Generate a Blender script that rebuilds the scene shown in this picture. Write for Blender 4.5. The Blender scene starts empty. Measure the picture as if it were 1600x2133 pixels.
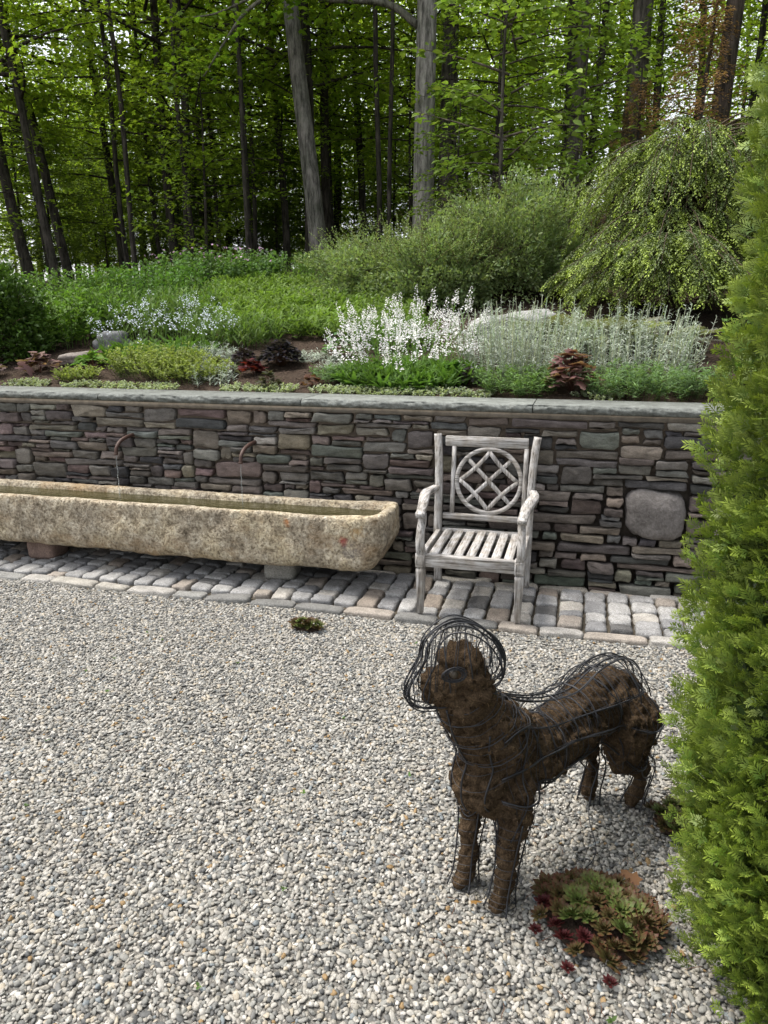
import bpy, bmesh, math, random
import numpy as np
from mathutils import Vector, Matrix, noise
from mathutils.bvhtree import BVHTree

sc = bpy.context.scene
COL = sc.collection
R = math.radians

# ------------------------------------------------------------------ camera
cam_d = bpy.data.cameras.new('camera')
cam = bpy.data.objects.new('camera', cam_d); COL.objects.link(cam)
cam.location = (0.218, -4.185, 1.56)
cam.rotation_euler = (R(90 - 14.4), 0, R(14.95))
cam_d.sensor_fit = 'VERTICAL'; cam_d.sensor_height = 24.0
cam_d.lens = 1500 / 2133 * 24.0
cam_d.clip_start = 0.05; cam_d.clip_end = 2000
sc.camera = cam

# ------------------------------------------------------------------ sky and sun
SUN_EL, SUN_AZ = R(65), R(-88)          # azimuth measured clockwise from +Y (a high, veiled sun to the left, in line with the wall)
w = bpy.data.worlds.new('World'); sc.world = w; w.use_nodes = True
nt = w.node_tree; nt.nodes.clear()
sky = nt.nodes.new('ShaderNodeTexSky'); sky.sky_type = 'NISHITA'; sky.sun_disc = False
sky.sun_elevation = SUN_EL; sky.sun_rotation = SUN_AZ
sky.air_density = 1.0; sky.dust_density = 4.0; sky.ozone_density = 1.0
hs = nt.nodes.new('ShaderNodeHueSaturation'); hs.inputs['Saturation'].default_value = 0.26
bg = nt.nodes.new('ShaderNodeBackground'); bg.inputs['Strength'].default_value = 0.15
wo = nt.nodes.new('ShaderNodeOutputWorld')
nt.links.new(sky.outputs[0], hs.inputs['Color']); nt.links.new(hs.outputs[0], bg.inputs['Color'])
nt.links.new(bg.outputs[0], wo.inputs['Surface'])
sl = bpy.data.lights.new('sun', 'SUN'); sl.energy = 1.5; sl.angle = R(14); sl.color = (1.0, 0.94, 0.85)
so = bpy.data.objects.new('sun', sl); COL.objects.link(so)
so.location = (-9, 0, 14)
_d = Vector((math.sin(SUN_AZ) * math.cos(SUN_EL), math.cos(SUN_AZ) * math.cos(SUN_EL), math.sin(SUN_EL)))
so.rotation_euler = _d.to_track_quat('Z', 'Y').to_euler()
vs = sc.view_settings
vs.view_transform = 'Standard'; vs.look = 'None'; vs.gamma = 1.0; vs.exposure = 1.32; vs.use_curve_mapping = False
sc.cycles.max_bounces = 8; sc.cycles.diffuse_bounces = 5; sc.cycles.transmission_bounces = 4
sc.cycles.use_denoising = True

# ------------------------------------------------------------------ helpers
def nrm(a):
    return a / np.maximum(np.linalg.norm(a, axis=-1, keepdims=True), 1e-9)

class G:
    """collects triangles, quads and point colours; build() links them as one mesh object"""
    def __init__(s): s.v = []; s.c = []; s.f3 = []; s.f4 = []; s.n = 0
    def add(s, v, f3=None, f4=None, col=(.5, .5, .5)):
        v = np.asarray(v, float).reshape(-1, 3); c = np.asarray(col, float)
        if c.ndim == 1: c = np.broadcast_to(c, (len(v), 3))
        s.v.append(v); s.c.append(c)
        if f3 is not None and len(f3): s.f3.append(np.asarray(f3, int).reshape(-1, 3) + s.n)
        if f4 is not None and len(f4): s.f4.append(np.asarray(f4, int).reshape(-1, 4) + s.n)
        s.n += len(v)
    def mesh(s, name, mat=None, smooth=False):
        v = np.concatenate(s.v) if s.v else np.zeros((0, 3)); c = np.concatenate(s.c)
        f3 = np.concatenate(s.f3) if s.f3 else np.zeros((0, 3), int)
        f4 = np.concatenate(s.f4) if s.f4 else np.zeros((0, 4), int)
        me = bpy.data.meshes.new(name)
        me.vertices.add(len(v)); me.vertices.foreach_set('co', v.astype('f').ravel())
        li = np.concatenate([f3.ravel(), f4.ravel()]).astype('i')
        me.loops.add(len(li)); me.loops.foreach_set('vertex_index', li)
        st = np.concatenate([np.arange(len(f3)) * 3, len(f3) * 3 + np.arange(len(f4)) * 4]).astype('i')
        me.polygons.add(len(st)); me.polygons.foreach_set('loop_start', st)
        if smooth: me.polygons.foreach_set('use_smooth', np.ones(len(st), bool))
        at = me.attributes.new('Col', 'FLOAT_COLOR', 'POINT')
        at.data.foreach_set('color', np.concatenate([c, np.ones((len(c), 1))], 1).astype('f').ravel())
        me.update(calc_edges=True)
        if mat: me.materials.append(mat)
        return me
    def build(s, name, mat, parent=None, smooth=False, kind=None):
        return link(name, s.mesh(name, mat, smooth), parent, kind)

def link(name, me, parent=None, kind=None):
    o = bpy.data.objects.new(name, me); COL.objects.link(o)
    if parent is not None: o.parent = parent
    if kind: o['kind'] = kind
    return o

def thing(name, label, cat, loc=(0, 0, 0), rot=(0, 0, 0), group=None):
    o = link(name, None); o.location = loc; o.rotation_euler = rot
    o.empty_display_size = .1
    return tag(o, label, cat, group)

def tag(o, label, cat, group=None):
    o['label'] = label; o['category'] = cat
    if group: o['group'] = group
    return o

def tube(g, pts, rad, seg=6, col=(.5, .5, .5), cap=True):
    P = np.asarray(pts, float); n = len(P)
    r = np.broadcast_to(np.asarray(rad, float), (n,))
    T = nrm(np.gradient(P, axis=0))
    ref = np.array([0, 0, 1.]) if abs(T[:, 2]).mean() < .8 else np.array([1., 0, 0])
    A = nrm(np.cross(T, ref)); B = np.cross(T, A)
    th = np.arange(seg) * 2 * math.pi / seg
    V = P[:, None] + r[:, None, None] * (A[:, None] * np.cos(th)[None, :, None] + B[:, None] * np.sin(th)[None, :, None])
    V = V.reshape(-1, 3); f4 = []; f3 = []
    i = np.arange(n - 1)[:, None] * seg; j = np.arange(seg)[None]; k = (j + 1) % seg
    f4 = np.stack([i + j, i + k, i + seg + k, i + seg + j], -1).reshape(-1, 4)
    if cap:
        V = np.concatenate([V, P[:1], P[-1:]])
        a = n * seg
        f3 = [[a, (q + 1) % seg, q] for q in range(seg)] + [[a + 1, (n - 1) * seg + q, (n - 1) * seg + (q + 1) % seg] for q in range(seg)]
    g.add(V, f3 if len(f3) else None, f4, col)

def smooth_path(pts, m=6, closed=False):
    """Catmull-Rom through the points"""
    P = np.asarray(pts, float)
    if closed: P = np.concatenate([P[-1:], P, P[:2]])
    else: P = np.concatenate([2 * P[:1] - P[1:2], P, 2 * P[-1:] - P[-2:-1]])
    out = []
    for i in range(1, len(P) - 2):
        for t in np.arange(m) / m:
            a, b, c, d = P[i - 1], P[i], P[i + 1], P[i + 2]
            out.append(.5 * (2 * b + (c - a) * t + (2 * a - 5 * b + 4 * c - d) * t * t + (3 * b - a - 3 * c + d) * t ** 3))
    out.append(P[-2])
    return np.array(out)

def box(g, x0, x1, y0, y1, z0, z1, col=(.5, .5, .5), b=0.0):
    """box with chamfered edges"""
    if b <= 0:
        v = [(x, y, z) for z in (z0, z1) for y in (y0, y1) for x in (x0, x1)]
        g.add(v, None, [(0, 2, 3, 1), (4, 5, 7, 6), (0, 1, 5, 4), (2, 6, 7, 3), (0, 4, 6, 2), (1, 3, 7, 5)], col); return
    bm = bmesh.new(); bmesh.ops.create_cube(bm, size=1)
    for v in bm.verts: v.co = Vector(((x0 + x1) / 2 + v.co.x * (x1 - x0), (y0 + y1) / 2 + v.co.y * (y1 - y0), (z0 + z1) / 2 + v.co.z * (z1 - z0)))
    bmesh.ops.bevel(bm, geom=bm.edges[:], offset=b, segments=1, affect='EDGES')
    addbm(g, bm, col)

def addbm(g, bm, col=(.5, .5, .5), M=None):
    bmesh.ops.triangulate(bm, faces=bm.faces[:]); bm.verts.index_update()
    v = np.array([x.co[:] for x in bm.verts])
    if M is not None: v = (np.array(M) @ np.c_[v, np.ones(len(v))].T).T[:, :3]
    g.add(v, [[q.index for q in f.verts] for f in bm.faces], None, col); bm.free()

# ---- leaves: templates lie along +Y, face +Z, unit length
def T_diamond(wd=.55, fold=.10, droop=.08):
    return np.array([(0, 0, 0), (-wd / 2, .45, fold), (0, 1, -droop), (wd / 2, .45, fold)]), np.array([(0, 3, 2), (0, 2, 1)])
def T_lance(wd=.2, fold=.03, curve=.15):
    return (np.array([(0, 0, 0), (-wd / 2, .3, fold), (wd / 2, .3, fold), (-wd * .42, .65, fold - curve * .35), (wd * .42, .65, fold - curve * .35), (0, 1, -curve)]),
            np.array([(0, 2, 1), (1, 2, 4), (1, 4, 3), (3, 4, 5)]))
def T_oval(wd=.6, cup=.08):
    return (np.array([(0, 0, 0), (-wd * .42, .3, cup), (-wd * .45, .65, cup), (0, 1, -.05), (wd * .45, .65, cup), (wd * .42, .3, cup), (0, .5, 0)]),
            np.array([(6, 1, 0), (6, 2, 1), (6, 3, 2), (6, 4, 3), (6, 5, 4), (6, 0, 5)]))
def T_maple(sc_=1.0):
    pts = [(0, 0), (.16, .08), (.42, .02), (.36, .24), (.58, .44), (.30, .50), (.22, .62), (.24, .80), (0, 1.0)]
    pts = pts + [(-x, y) for x, y in pts[-2:0:-1]]
    v = [(x * sc_, y, .05 - .25 * abs(x) ** 1.3 - .10 * y * y) for x, y in pts] + [(0, .34, .06)]
    n = len(pts)
    return np.array(v), np.array([(n, (i + 1) % n, i) for i in range(n)])[:, ::-1]

def frame(D, roll, up=(0, 0, 1)):
    D = nrm(D); U = np.broadcast_to(np.asarray(up, float), D.shape)
    X = np.cross(D, U); bad = np.linalg.norm(X, axis=1) < 1e-3
    X[bad] = (1, 0, 0); X = nrm(X); Z = np.cross(X, D)
    c, s = np.cos(roll)[:, None], np.sin(roll)[:, None]
    return X * c + Z * s, D, Z * c - X * s

def scatter(g, T, P, D, S, C, roll=None, up=(0, 0, 1), tip=None, te=1.5):
    """copies of template T at P, pointing along D, of size S and colour C; tip = colour shift from root to tip"""
    V, F = T; n = len(P); k = len(V)
    if n == 0: return
    S = np.broadcast_to(np.asarray(S, float), (n,))
    if roll is None: roll = np.zeros(n)
    X, Y, Z = frame(np.asarray(D, float), roll, up)
    W = P[:, None] + S[:, None, None] * (X[:, None] * V[None, :, 0:1] + Y[:, None] * V[None, :, 1:2] + Z[:, None] * V[None, :, 2:3])
    C = np.broadcast_to(np.asarray(C, float), (n, 3))
    cc = np.repeat(C[:, None], k, 1)
    if tip is not None:
        t = np.clip(V[:, 1], 0, 1)[None, :, None] ** te
        cc = cc * (1 - t) + np.asarray(tip)[None, None] * t if np.ndim(tip) == 1 else cc * (1 - t) + np.asarray(tip)[:, None] * t
    FF = (F[None] + (np.arange(n) * k)[:, None, None]).reshape(-1, 3)
    g.add(W.reshape(-1, 3), FF, None, cc.reshape(-1, 3))

def vary(rng, col, n, amt=.25, hue=.08):
    c = np.asarray(col, float)[None] * (1 + rng.uniform(-amt, amt, (n, 1))) * (1 + rng.uniform(-hue, hue, (n, 3)))
    return np.clip(c, 0.002, .95)

def fbm(p, sc_=1.0, o=3, seed=0):
    return noise.fractal(Vector((p[0] * sc_ + seed * 7.3, p[1] * sc_ - seed * 3.1, p[2] * sc_ + seed)), 1.0, 2.0, o)

# ------------------------------------------------------------------ materials
def newmat(name):
    m = bpy.data.materials.new(name); m.use_nodes = True
    t = m.node_tree; t.nodes.clear()
    o = t.nodes.new('ShaderNodeOutputMaterial'); p = t.nodes.new('ShaderNodeBsdfPrincipled')
    t.links.new(p.outputs[0], o.inputs[0])
    return m, t, p, o
def N(t, kind, **kw):
    n = t.nodes.new(kind)
    for k, v in kw.items():
        if hasattr(n, k) and k not in n.inputs: setattr(n, k, v)
        else: n.inputs[k].default_value = v
    return n
def pos(t, scale=(1, 1, 1), obj=False):
    m = N(t, 'ShaderNodeMapping'); m.inputs['Scale'].default_value = scale
    if obj: t.links.new(N(t, 'ShaderNodeTexCoord').outputs['Object'], m.inputs[0])
    else: t.links.new(N(t, 'ShaderNodeNewGeometry').outputs['Position'], m.inputs[0])
    return m.outputs[0]
def nz(t, vec, scale, detail=4, rough=.6):
    n = N(t, 'ShaderNodeTexNoise'); n.inputs['Scale'].default_value = scale
    n.inputs['Detail'].default_value = detail; n.inputs['Roughness'].default_value = rough
    t.links.new(vec, n.inputs['Vector']); return n.outputs['Fac']
def ramp(t, fac, stops, interp='LINEAR'):
    r = N(t, 'ShaderNodeValToRGB'); r.color_ramp.interpolation = interp
    e = r.color_ramp.elements
    while len(e) < len(stops): e.new(.5)
    for q, (p_, c) in zip(e, stops): q.position = p_; q.color = (*c, 1) if len(c) == 3 else c
    t.links.new(fac, r.inputs[0]); return r.outputs[0]
def mix(t, a, b, fac, mode='MIX'):
    m = N(t, 'ShaderNodeMix', data_type='RGBA', blend_type=mode)
    for s_, q in ((6, a), (7, b), (0, fac)):
        if hasattr(q, 'links'): t.links.new(q, m.inputs[s_])
        elif s_ == 0: m.inputs[0].default_value = q
        else: m.inputs[s_].default_value = (*q, 1)
    return m.outputs[2]
def bump(t, p, h, dist=.01, strength=.6):
    b = N(t, 'ShaderNodeBump'); b.inputs['Distance'].default_value = dist; b.inputs['Strength'].default_value = strength
    t.links.new(h, b.inputs['Height']); t.links.new(b.outputs[0], p.inputs['Normal']); return b
def attr(t, name='Col', kind='GEOMETRY'):
    a = N(t, 'ShaderNodeAttribute'); a.attribute_name = name; a.attribute_type = kind; return a

def leaf_mat(name, trans=.38, rough=.62, spec=.16, tcol=(1.15, 1.25, .55)):
    m, t, p, o = newmat(name)
    a = attr(t).outputs['Color']
    n = nz(t, pos(t), 3.0, 2); c = mix(t, a, ramp(t, n, [(.3, (.75, .75, .75)), (.7, (1.2, 1.2, 1.15))]), 1.0, 'MULTIPLY')
    t.links.new(c, p.inputs['Base Color']); p.inputs['Roughness'].default_value = rough
    p.inputs['Specular IOR Level'].default_value = spec
    tr = N(t, 'ShaderNodeBsdfTranslucent'); t.links.new(mix(t, c, tcol, 1.0, 'MULTIPLY'), tr.inputs[0])
    ms = N(t, 'ShaderNodeMixShader'); ms.inputs[0].default_value = trans
    t.links.new(p.outputs[0], ms.inputs[1]); t.links.new(tr.outputs[0], ms.inputs[2]); t.links.new(ms.outputs[0], o.inputs[0])
    return m

def stone_mat(name, fine=90, big=9, streak=(1, 1, 1), bstr=.7, bdist=.006, lo=.6, hi=1.35, rough=.85, speck=0.0):
    m, t, p, o = newmat(name)
    a = attr(t).outputs['Color']; v = pos(t, streak)
    c = mix(t, a, ramp(t, nz(t, v, big, 5, .65), [(.28, (lo,) * 3), (.72, (hi,) * 3)]), 1.0, 'MULTIPLY')
    f = nz(t, v, fine, 3, .7)
    c = mix(t, c, ramp(t, f, [(.32, (.72, .7, .68)), (.68, (1.22, 1.22, 1.22))]), 1.0, 'MULTIPLY')
    if speck:
        s_ = nz(t, pos(t), 420, 1, .5)
        c = mix(t, c, ramp(t, s_, [(.36, (1 - speck,) * 3), (.5, (1, 1, 1)), (.66, (1 + speck * .6,) * 3)]), 1.0, 'MULTIPLY')
    t.links.new(c, p.inputs['Base Color']); p.inputs['Roughness'].default_value = rough; p.inputs['Specular IOR Level'].default_value = .25
    h = mix(t, f, nz(t, v, big * 3, 5, .7), .5); bump(t, p, h, bdist, bstr)
    return m

M = {}
M['stone'] = stone_mat('rubble_stone', fine=110, big=11, streak=(1, 1, 2.6), bstr=1.0, bdist=.012, lo=.5, hi=1.4)
M['coping'] = stone_mat('bluestone', fine=60, big=9, bstr=.9, bdist=.012, lo=.62, hi=1.25)
M['granite'] = stone_mat('granite_sett', fine=100, big=12, bstr=1.0, bdist=.008, lo=.7, hi=1.2, speck=.5)
M['boulder'] = stone_mat('boulder', fine=60, big=5, bstr=.8, bdist=.01)
M['wood_x'] = M['wood_y'] = M['wood_z'] = None
for ax, s_ in (('x', (6, 90, 90)), ('y', (90, 6, 90)), ('z', (90, 90, 6))):
    m, t, p, o = newmat('weathered_teak_' + ax)
    g1 = nz(t, pos(t, s_, True), 1.0, 4, .7); big = nz(t, pos(t, (1, 1, 1), True), 14, 4)
    c = ramp(t, g1, [(.30, (.08, .073, .067)), (.43, (.25, .24, .228)), (.55, (.41, .40, .39)), (.75, (.55, .54, .53))])
    c = mix(t, c, ramp(t, big, [(.35, (.72, .66, .58)), (.6, (1.05, 1.05, 1.05))]), .8, 'MULTIPLY')
    t.links.new(c, p.inputs['Base Color']); p.inputs['Roughness'].default_value = .85; p.inputs['Specular IOR Level'].default_value = .2
    bump(t, p, g1, .002, .5); M['wood_' + ax] = m
M['leaf'] = leaf_mat('leaf')
M['forest'] = leaf_mat('forest_leaf', trans=.55, rough=.6, spec=.18, tcol=(1.7, 1.65, .6))
M['needle'] = leaf_mat('conifer_needle', trans=.22, rough=.55, spec=.3)
M['glossy'] = leaf_mat('glossy_leaf', trans=.2, rough=.35, spec=.4)
M['silver'] = leaf_mat('silver_leaf', trans=.2, rough=.75, spec=.08, tcol=(1, 1, .92))
M['petal'] = leaf_mat('petal', trans=.3, rough=.6, spec=.1, tcol=(1, 1, 1))
M['succulent'] = leaf_mat('succulent_leaf', trans=.06, rough=.55, spec=.2)
def plain(name, col, rough=.7, nscale=30, amt=.3, bd=.003, bs=.5, spec=.3, metal=0):
    m, t, p, o = newmat(name); n = nz(t, pos(t), nscale, 5, .65)
    c = ramp(t, n, [(.25, tuple(q * (1 - amt) for q in col)), (.75, tuple(min(1, q * (1 + amt)) for q in col))])
    t.links.new(c, p.inputs['Base Color']); p.inputs['Roughness'].default_value = rough
    p.inputs['Specular IOR Level'].default_value = spec; p.inputs['Metallic'].default_value = metal
    bump(t, p, n, bd, bs); return m
M['soil'] = plain('mulch_soil', (.048, .034, .025), .95, 55, .6, .02, .9, .1)
M['earth'] = plain('forest_floor', (.06, .05, .025), .95, 8, .6, .03, .8, .1)
M['core'] = plain('wall_core', (.05, .042, .035), .95, 40, .4, .01, .7, .1)
M['mortar'] = plain('mortar_band', (.20, .175, .145), .9, 22, .35, .004, .6, .1)
M['sand'] = plain('joint_sand', (.075, .065, .05), .95, 90, .5, .01, .8, .1)
M['iron'] = plain('rusty_iron', (.055, .028, .020), .6, 60, .4, .002, .4, .4)
M['wire'] = plain('dark_wire', (.016, .017, .021), .5, 80, .3, .0005, .2, .45)
m, t, p, o = newmat('bark'); v = pos(t, (1, 1, .16))
a = attr(t).outputs['Color']; n1 = nz(t, v, 17, 7, .75); n2 = nz(t, pos(t), 3.2, 4)
c = mix(t, a, ramp(t, n1, [(.38, (.30, .30, .30)), (.60, (1.35, 1.35, 1.35))]), 1.0, 'MULTIPLY')
c = mix(t, c, ramp(t, n2, [(.35, (.7, .75, .65)), (.65, (1.25, 1.22, 1.2))]), 1.0, 'MULTIPLY')
t.links.new(c, p.inputs['Base Color']); p.inputs['Roughness'].default_value = .95; p.inputs['Specular IOR Level'].default_value = .15
bump(t, p, n1, .03, 1.0); M['bark'] = m
# ------------------------------------------------------------------ ground, bank, gravel
WX0, WX1 = -5.0, 2.3          # extent of the wall
WY = .10                      # mean face of the wall
def sstep(a, b, x):
    t = np.clip((np.asarray(x, float) - a) / (b - a), 0, 1); return t * t * (3 - 2 * t)
def terrain(x, y):
    x = np.asarray(x, float); y = np.asarray(y, float)
    z = 1.075 + .21 * np.clip(y - .42, 0, 4.2) + np.clip(y - 4.6, 0, 14) * (.085 + .125 * sstep(-7.5, -2.5, x))
    z = z - np.clip(y - 26, 0, 200) * .05
    return z + .04 * np.sin(1.7 * x + .6 * y) * np.clip((y - .6) / 2, 0, 1)

g = G(); g.add([(-400, -400, -.06), (400, -400, -.06), (400, 400, -.06), (-400, 400, -.06)], None, [(0, 1, 2, 3)], (.1, .1, .08))
g.build('ground', M['earth'], kind='structure')

def grid(xs, ys, zf):
    X, Y = np.meshgrid(xs, ys); Z = zf(X, Y)
    v = np.stack([X, Y, Z], -1).reshape(-1, 3); nx = len(xs); ny = len(ys)
    i = np.arange(ny - 1)[:, None] * nx + np.arange(nx - 1)[None]
    return v, np.stack([i, i + 1, i + nx + 1, i + nx], -1).reshape(-1, 4)
g = G()
xs = np.concatenate([np.linspace(-60, -6.2, 28), np.linspace(-6, 3, 120), np.linspace(3.2, 60, 30)])
ys = np.concatenate([np.linspace(.30, 5, 70), np.linspace(5.2, 12, 20), np.linspace(12.6, 70, 30)])
_rg = np.random.default_rng(5)
def bankz(X, Y):
    return terrain(X, Y) + _rg.uniform(-.012, .012, X.shape) * (Y < 6)
v, f = grid(xs, ys, bankz); g.add(v, None, f)
bank = g.build('bank', M['soil'], kind='structure', smooth=True)

# ---- gravel: one sheet covered in real pebbles by geometry nodes
m, t, p, o = newmat('pebble')
f_ = attr(t, 'pc', 'INSTANCER').outputs['Fac']
c = ramp(t, f_, [(0, (0.295, 0.280, 0.249)), (.17, (0.206, 0.203, 0.185)), (.30, (0.344, 0.329, 0.296)), (.42, (0.133, 0.132, 0.125)), (.54, (0.246, 0.231, 0.198)), (.64, (0.176, 0.174, 0.159)),
                 (.73, (0.316, 0.280, 0.221)), (.80, (0.084, 0.085, 0.083)), (.87, (0.222, 0.208, 0.185)), (.93, (0.404, 0.390, 0.359)), (.965, (0.217, 0.145, 0.070)), (.98, (0.162, 0.179, 0.185))], 'CONSTANT')
n = nz(t, pos(t), 160, 3); c = mix(t, c, ramp(t, n, [(.3, (.78, .78, .78)), (.7, (1.15, 1.15, 1.15))]), 1.0, 'MULTIPLY')
t.links.new(c, p.inputs['Base Color']); p.inputs['Roughness'].default_value = .7; p.inputs['Specular IOR Level'].default_value = .3
M['pebble'] = m
M['gravel_bed'] = plain('gravel_bed', (.15, .143, .13), .95, 120, .5, .01, .8, .1)

g = G(); GX0, GX1, GY0, GY1 = -4.6, 2.4, -4.3, -.565
nx, ny = 60, 40
def gz(X, Y):
    return -.008 + .006 * np.sin(2.1 * X + 1.3 * Y) * np.sin(1.1 * X - 2.7 * Y)
v, f = grid(np.linspace(GX0, GX1, nx), np.linspace(GY0, GY1, ny), gz); g.add(v, None, f)
gravel = g.build('gravel', M['gravel_bed'], kind='stuff')
ng = bpy.data.node_groups.new('pebbles', 'GeometryNodeTree')
ng.interface.new_socket('Geometry', in_out='INPUT', socket_type='NodeSocketGeometry')
ng.interface.new_socket('Geometry', in_out='OUTPUT', socket_type='NodeSocketGeometry')
def nn(kind, **kw):
    q = ng.nodes.new(kind)
    for k, vv in kw.items(): setattr(q, k, vv)
    return q
gi = nn('NodeGroupInput'); go = nn('NodeGroupOutput')
dp = nn('GeometryNodeDistributePointsOnFaces', distribute_method='POISSON')
dp.inputs['Distance Min'].default_value = .0068; dp.inputs['Density Max'].default_value = 22000; dp.inputs['Seed'].default_value = 3
ng.links.new(gi.outputs[0], dp.inputs['Mesh'])
jn = nn('GeometryNodeJoinGeometry')
shapes = [((.0085, .0070, .0052), 1), ((.0105, .0070, .0045), 2), ((.0080, .0078, .0062), 3), ((.0125, .0075, .0040), 4), ((.0092, .0066, .0058), 5), ((.0068, .0060, .0050), 6), ((.0150, .0066, .0042), 7)]
for s_, sd in shapes:
    ic = nn('GeometryNodeMeshIcoSphere'); ic.inputs['Radius'].default_value = 1; ic.inputs['Subdivisions'].default_value = 2
    ps = nn('GeometryNodeInputPosition'); no = nn('ShaderNodeTexNoise', noise_dimensions='4D')
    no.inputs['Scale'].default_value = 1.15; no.inputs['W'].default_value = sd * 5.7; no.inputs['Detail'].default_value = 1.5
    sub = nn('ShaderNodeVectorMath', operation='SUBTRACT'); sub.inputs[1].default_value = (.5, .5, .5)
    scl = nn('ShaderNodeVectorMath', operation='SCALE'); scl.inputs['Scale'].default_value = 1.5
    sp = nn('GeometryNodeSetPosition'); tr = nn('GeometryNodeTransform'); tr.inputs['Scale'].default_value = s_
    sm = nn('GeometryNodeSetMaterial'); sm.inputs['Material'].default_value = M['pebble']
    ss = nn('GeometryNodeSetShadeSmooth'); g2 = nn('GeometryNodeGeometryToInstance')
    ng.links.new(ic.outputs['Mesh'], sp.inputs['Geometry']); ng.links.new(ps.outputs[0], no.inputs['Vector'])
    ng.links.new(no.outputs['Color'], sub.inputs[0]); ng.links.new(sub.outputs[0], scl.inputs[0]); ng.links.new(scl.outputs[0], sp.inputs['Offset'])
    ng.links.new(sp.outputs[0], tr.inputs['Geometry']); ng.links.new(tr.outputs[0], ss.inputs[0]); ng.links.new(ss.outputs[0], sm.inputs['Geometry'])
    ng.links.new(sm.outputs[0], g2.inputs[0]); ng.links.new(g2.outputs[0], jn.inputs[0])
iop = nn('GeometryNodeInstanceOnPoints'); iop.inputs['Pick Instance'].default_value = True
ng.links.new(dp.outputs['Points'], iop.inputs['Points']); ng.links.new(jn.outputs[0], iop.inputs['Instance'])
def rnd(dt, lo, hi, seed):
    q = nn('FunctionNodeRandomValue', data_type=dt); ix = {'FLOAT': (2, 3), 'FLOAT_VECTOR': (0, 1), 'INT': (4, 5)}[dt]
    q.inputs[ix[0]].default_value = lo; q.inputs[ix[1]].default_value = hi; q.inputs['Seed'].default_value = seed
    return q.outputs[{'FLOAT': 1, 'FLOAT_VECTOR': 0, 'INT': 2}[dt]]
ng.links.new(rnd('INT', 0, 6, 1), iop.inputs['Instance Index'])
ng.links.new(rnd('FLOAT_VECTOR', (-.55, -.55, 0), (.55, .55, 6.283), 2), iop.inputs['Rotation'])
ng.links.new(rnd('FLOAT', .45, 1.15, 4), iop.inputs['Scale'])
sp = nn('GeometryNodeSetPosition')                       # pebbles lie at uneven heights
cb = nn('ShaderNodeCombineXYZ'); ng.links.new(rnd('FLOAT', -.002, .007, 9), cb.inputs[2]); ng.links.new(cb.outputs[0], sp.inputs['Offset'])
ng.links.new(dp.outputs['Points'], sp.inputs['Geometry']); ng.links.new(sp.outputs[0], iop.inputs['Points'])
sa = nn('GeometryNodeStoreNamedAttribute', data_type='FLOAT', domain='INSTANCE'); sa.inputs['Name'].default_value = 'pc'
ng.links.new(iop.outputs[0], sa.inputs['Geometry']); ng.links.new(rnd('FLOAT', 0, 1, 7), sa.inputs['Value'])
jo = nn('GeometryNodeJoinGeometry'); ng.links.new(gi.outputs[0], jo.inputs[0]); ng.links.new(sa.outputs[0], jo.inputs[0]); ng.links.new(jo.outputs[0], go.inputs[0])
md = gravel.modifiers.new('pebbles', 'NODES'); md.node_group = ng

# ------------------------------------------------------------------ dry stone wall
rng = np.random.default_rng(11); random.seed(11)
TOP = 1.040
BIG = (.52, .86, .36, .66)      # the one big rounded boulder in the wall
def skyline(x0, x1, top):
    segs = [[x0, x1, 0.0]]; out = []
    while True:
        for k in range(len(segs)):
            if segs[k][0] > BIG[0] - .01 and segs[k][1] < BIG[1] + .01 and abs(segs[k][2] - BIG[2]) < .008: segs[k][2] = BIG[3]
        i = min(range(len(segs)), key=lambda k: (segs[k][2], segs[k][0])); a, b, y = segs[i]
        if y >= top - .004: break
        wd = b - a
        lw = random.choice((.11, .14, .17, .21, .26, .32, .20, .16)) * random.uniform(.8, 1.25)
        ly = segs[i - 1][2] if i > 0 else 9; ry = segs[i + 1][2] if i + 1 < len(segs) else 9
        if wd < lw * 1.45: lw = wd
        right = random.random() < .5
        h = random.choice((.021, .027, .033, .038, .044, .050, .058, .070, .036)) * random.uniform(.85, 1.15)
        if lw < .085: h = min(min(ly, ry) - y, random.uniform(.03, .07)) if min(ly, ry) < 8 else .05
        if lw > .24: h = max(h, .04)
        if lw < .12 and random.random() < .18: h = random.uniform(.07, .10)
        if random.random() < .05 and lw > .14: h = random.uniform(.09, .125)
        ny = y + max(h, .018)
        for q in (ly, ry):
            if abs(ny - q) < .016 and q > y + .012: ny = q
        if top - ny < .026: ny = top
        na, nb = (b - lw, b) if right else (a, a + lw)
        if ny > BIG[2] - .03 and y < BIG[3] - .002:             # keep the joints clear of the boulder
            for e_ in BIG[:2]:
                if na + .004 < e_ < nb - .004:
                    if (na + nb) / 2 < e_: nb = e_ if not right else nb; na = na if not right else e_
                    else: na = e_ if right else na; nb = nb if right else e_
            if na > BIG[0] - .004 and nb < BIG[1] + .004 and y < BIG[2]: ny = BIG[2] if ny > BIG[2] - .03 else ny
        out.append((na, nb, y, ny))
        new = []
        if na > a + 1e-6: new.append([a, na, y])
        new.append([na, nb, ny])
        if nb < b - 1e-6: new.append([nb, b, y])
        segs[i:i + 1] = new
        k = 0
        while k < len(segs) - 1:
            if abs(segs[k][2] - segs[k + 1][2]) < .007: 
                segs[k][2] = max(segs[k][2], segs[k + 1][2]); segs[k][1] = segs[k + 1][1]; del segs[k + 1]
            else: k += 1
    return out
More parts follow.
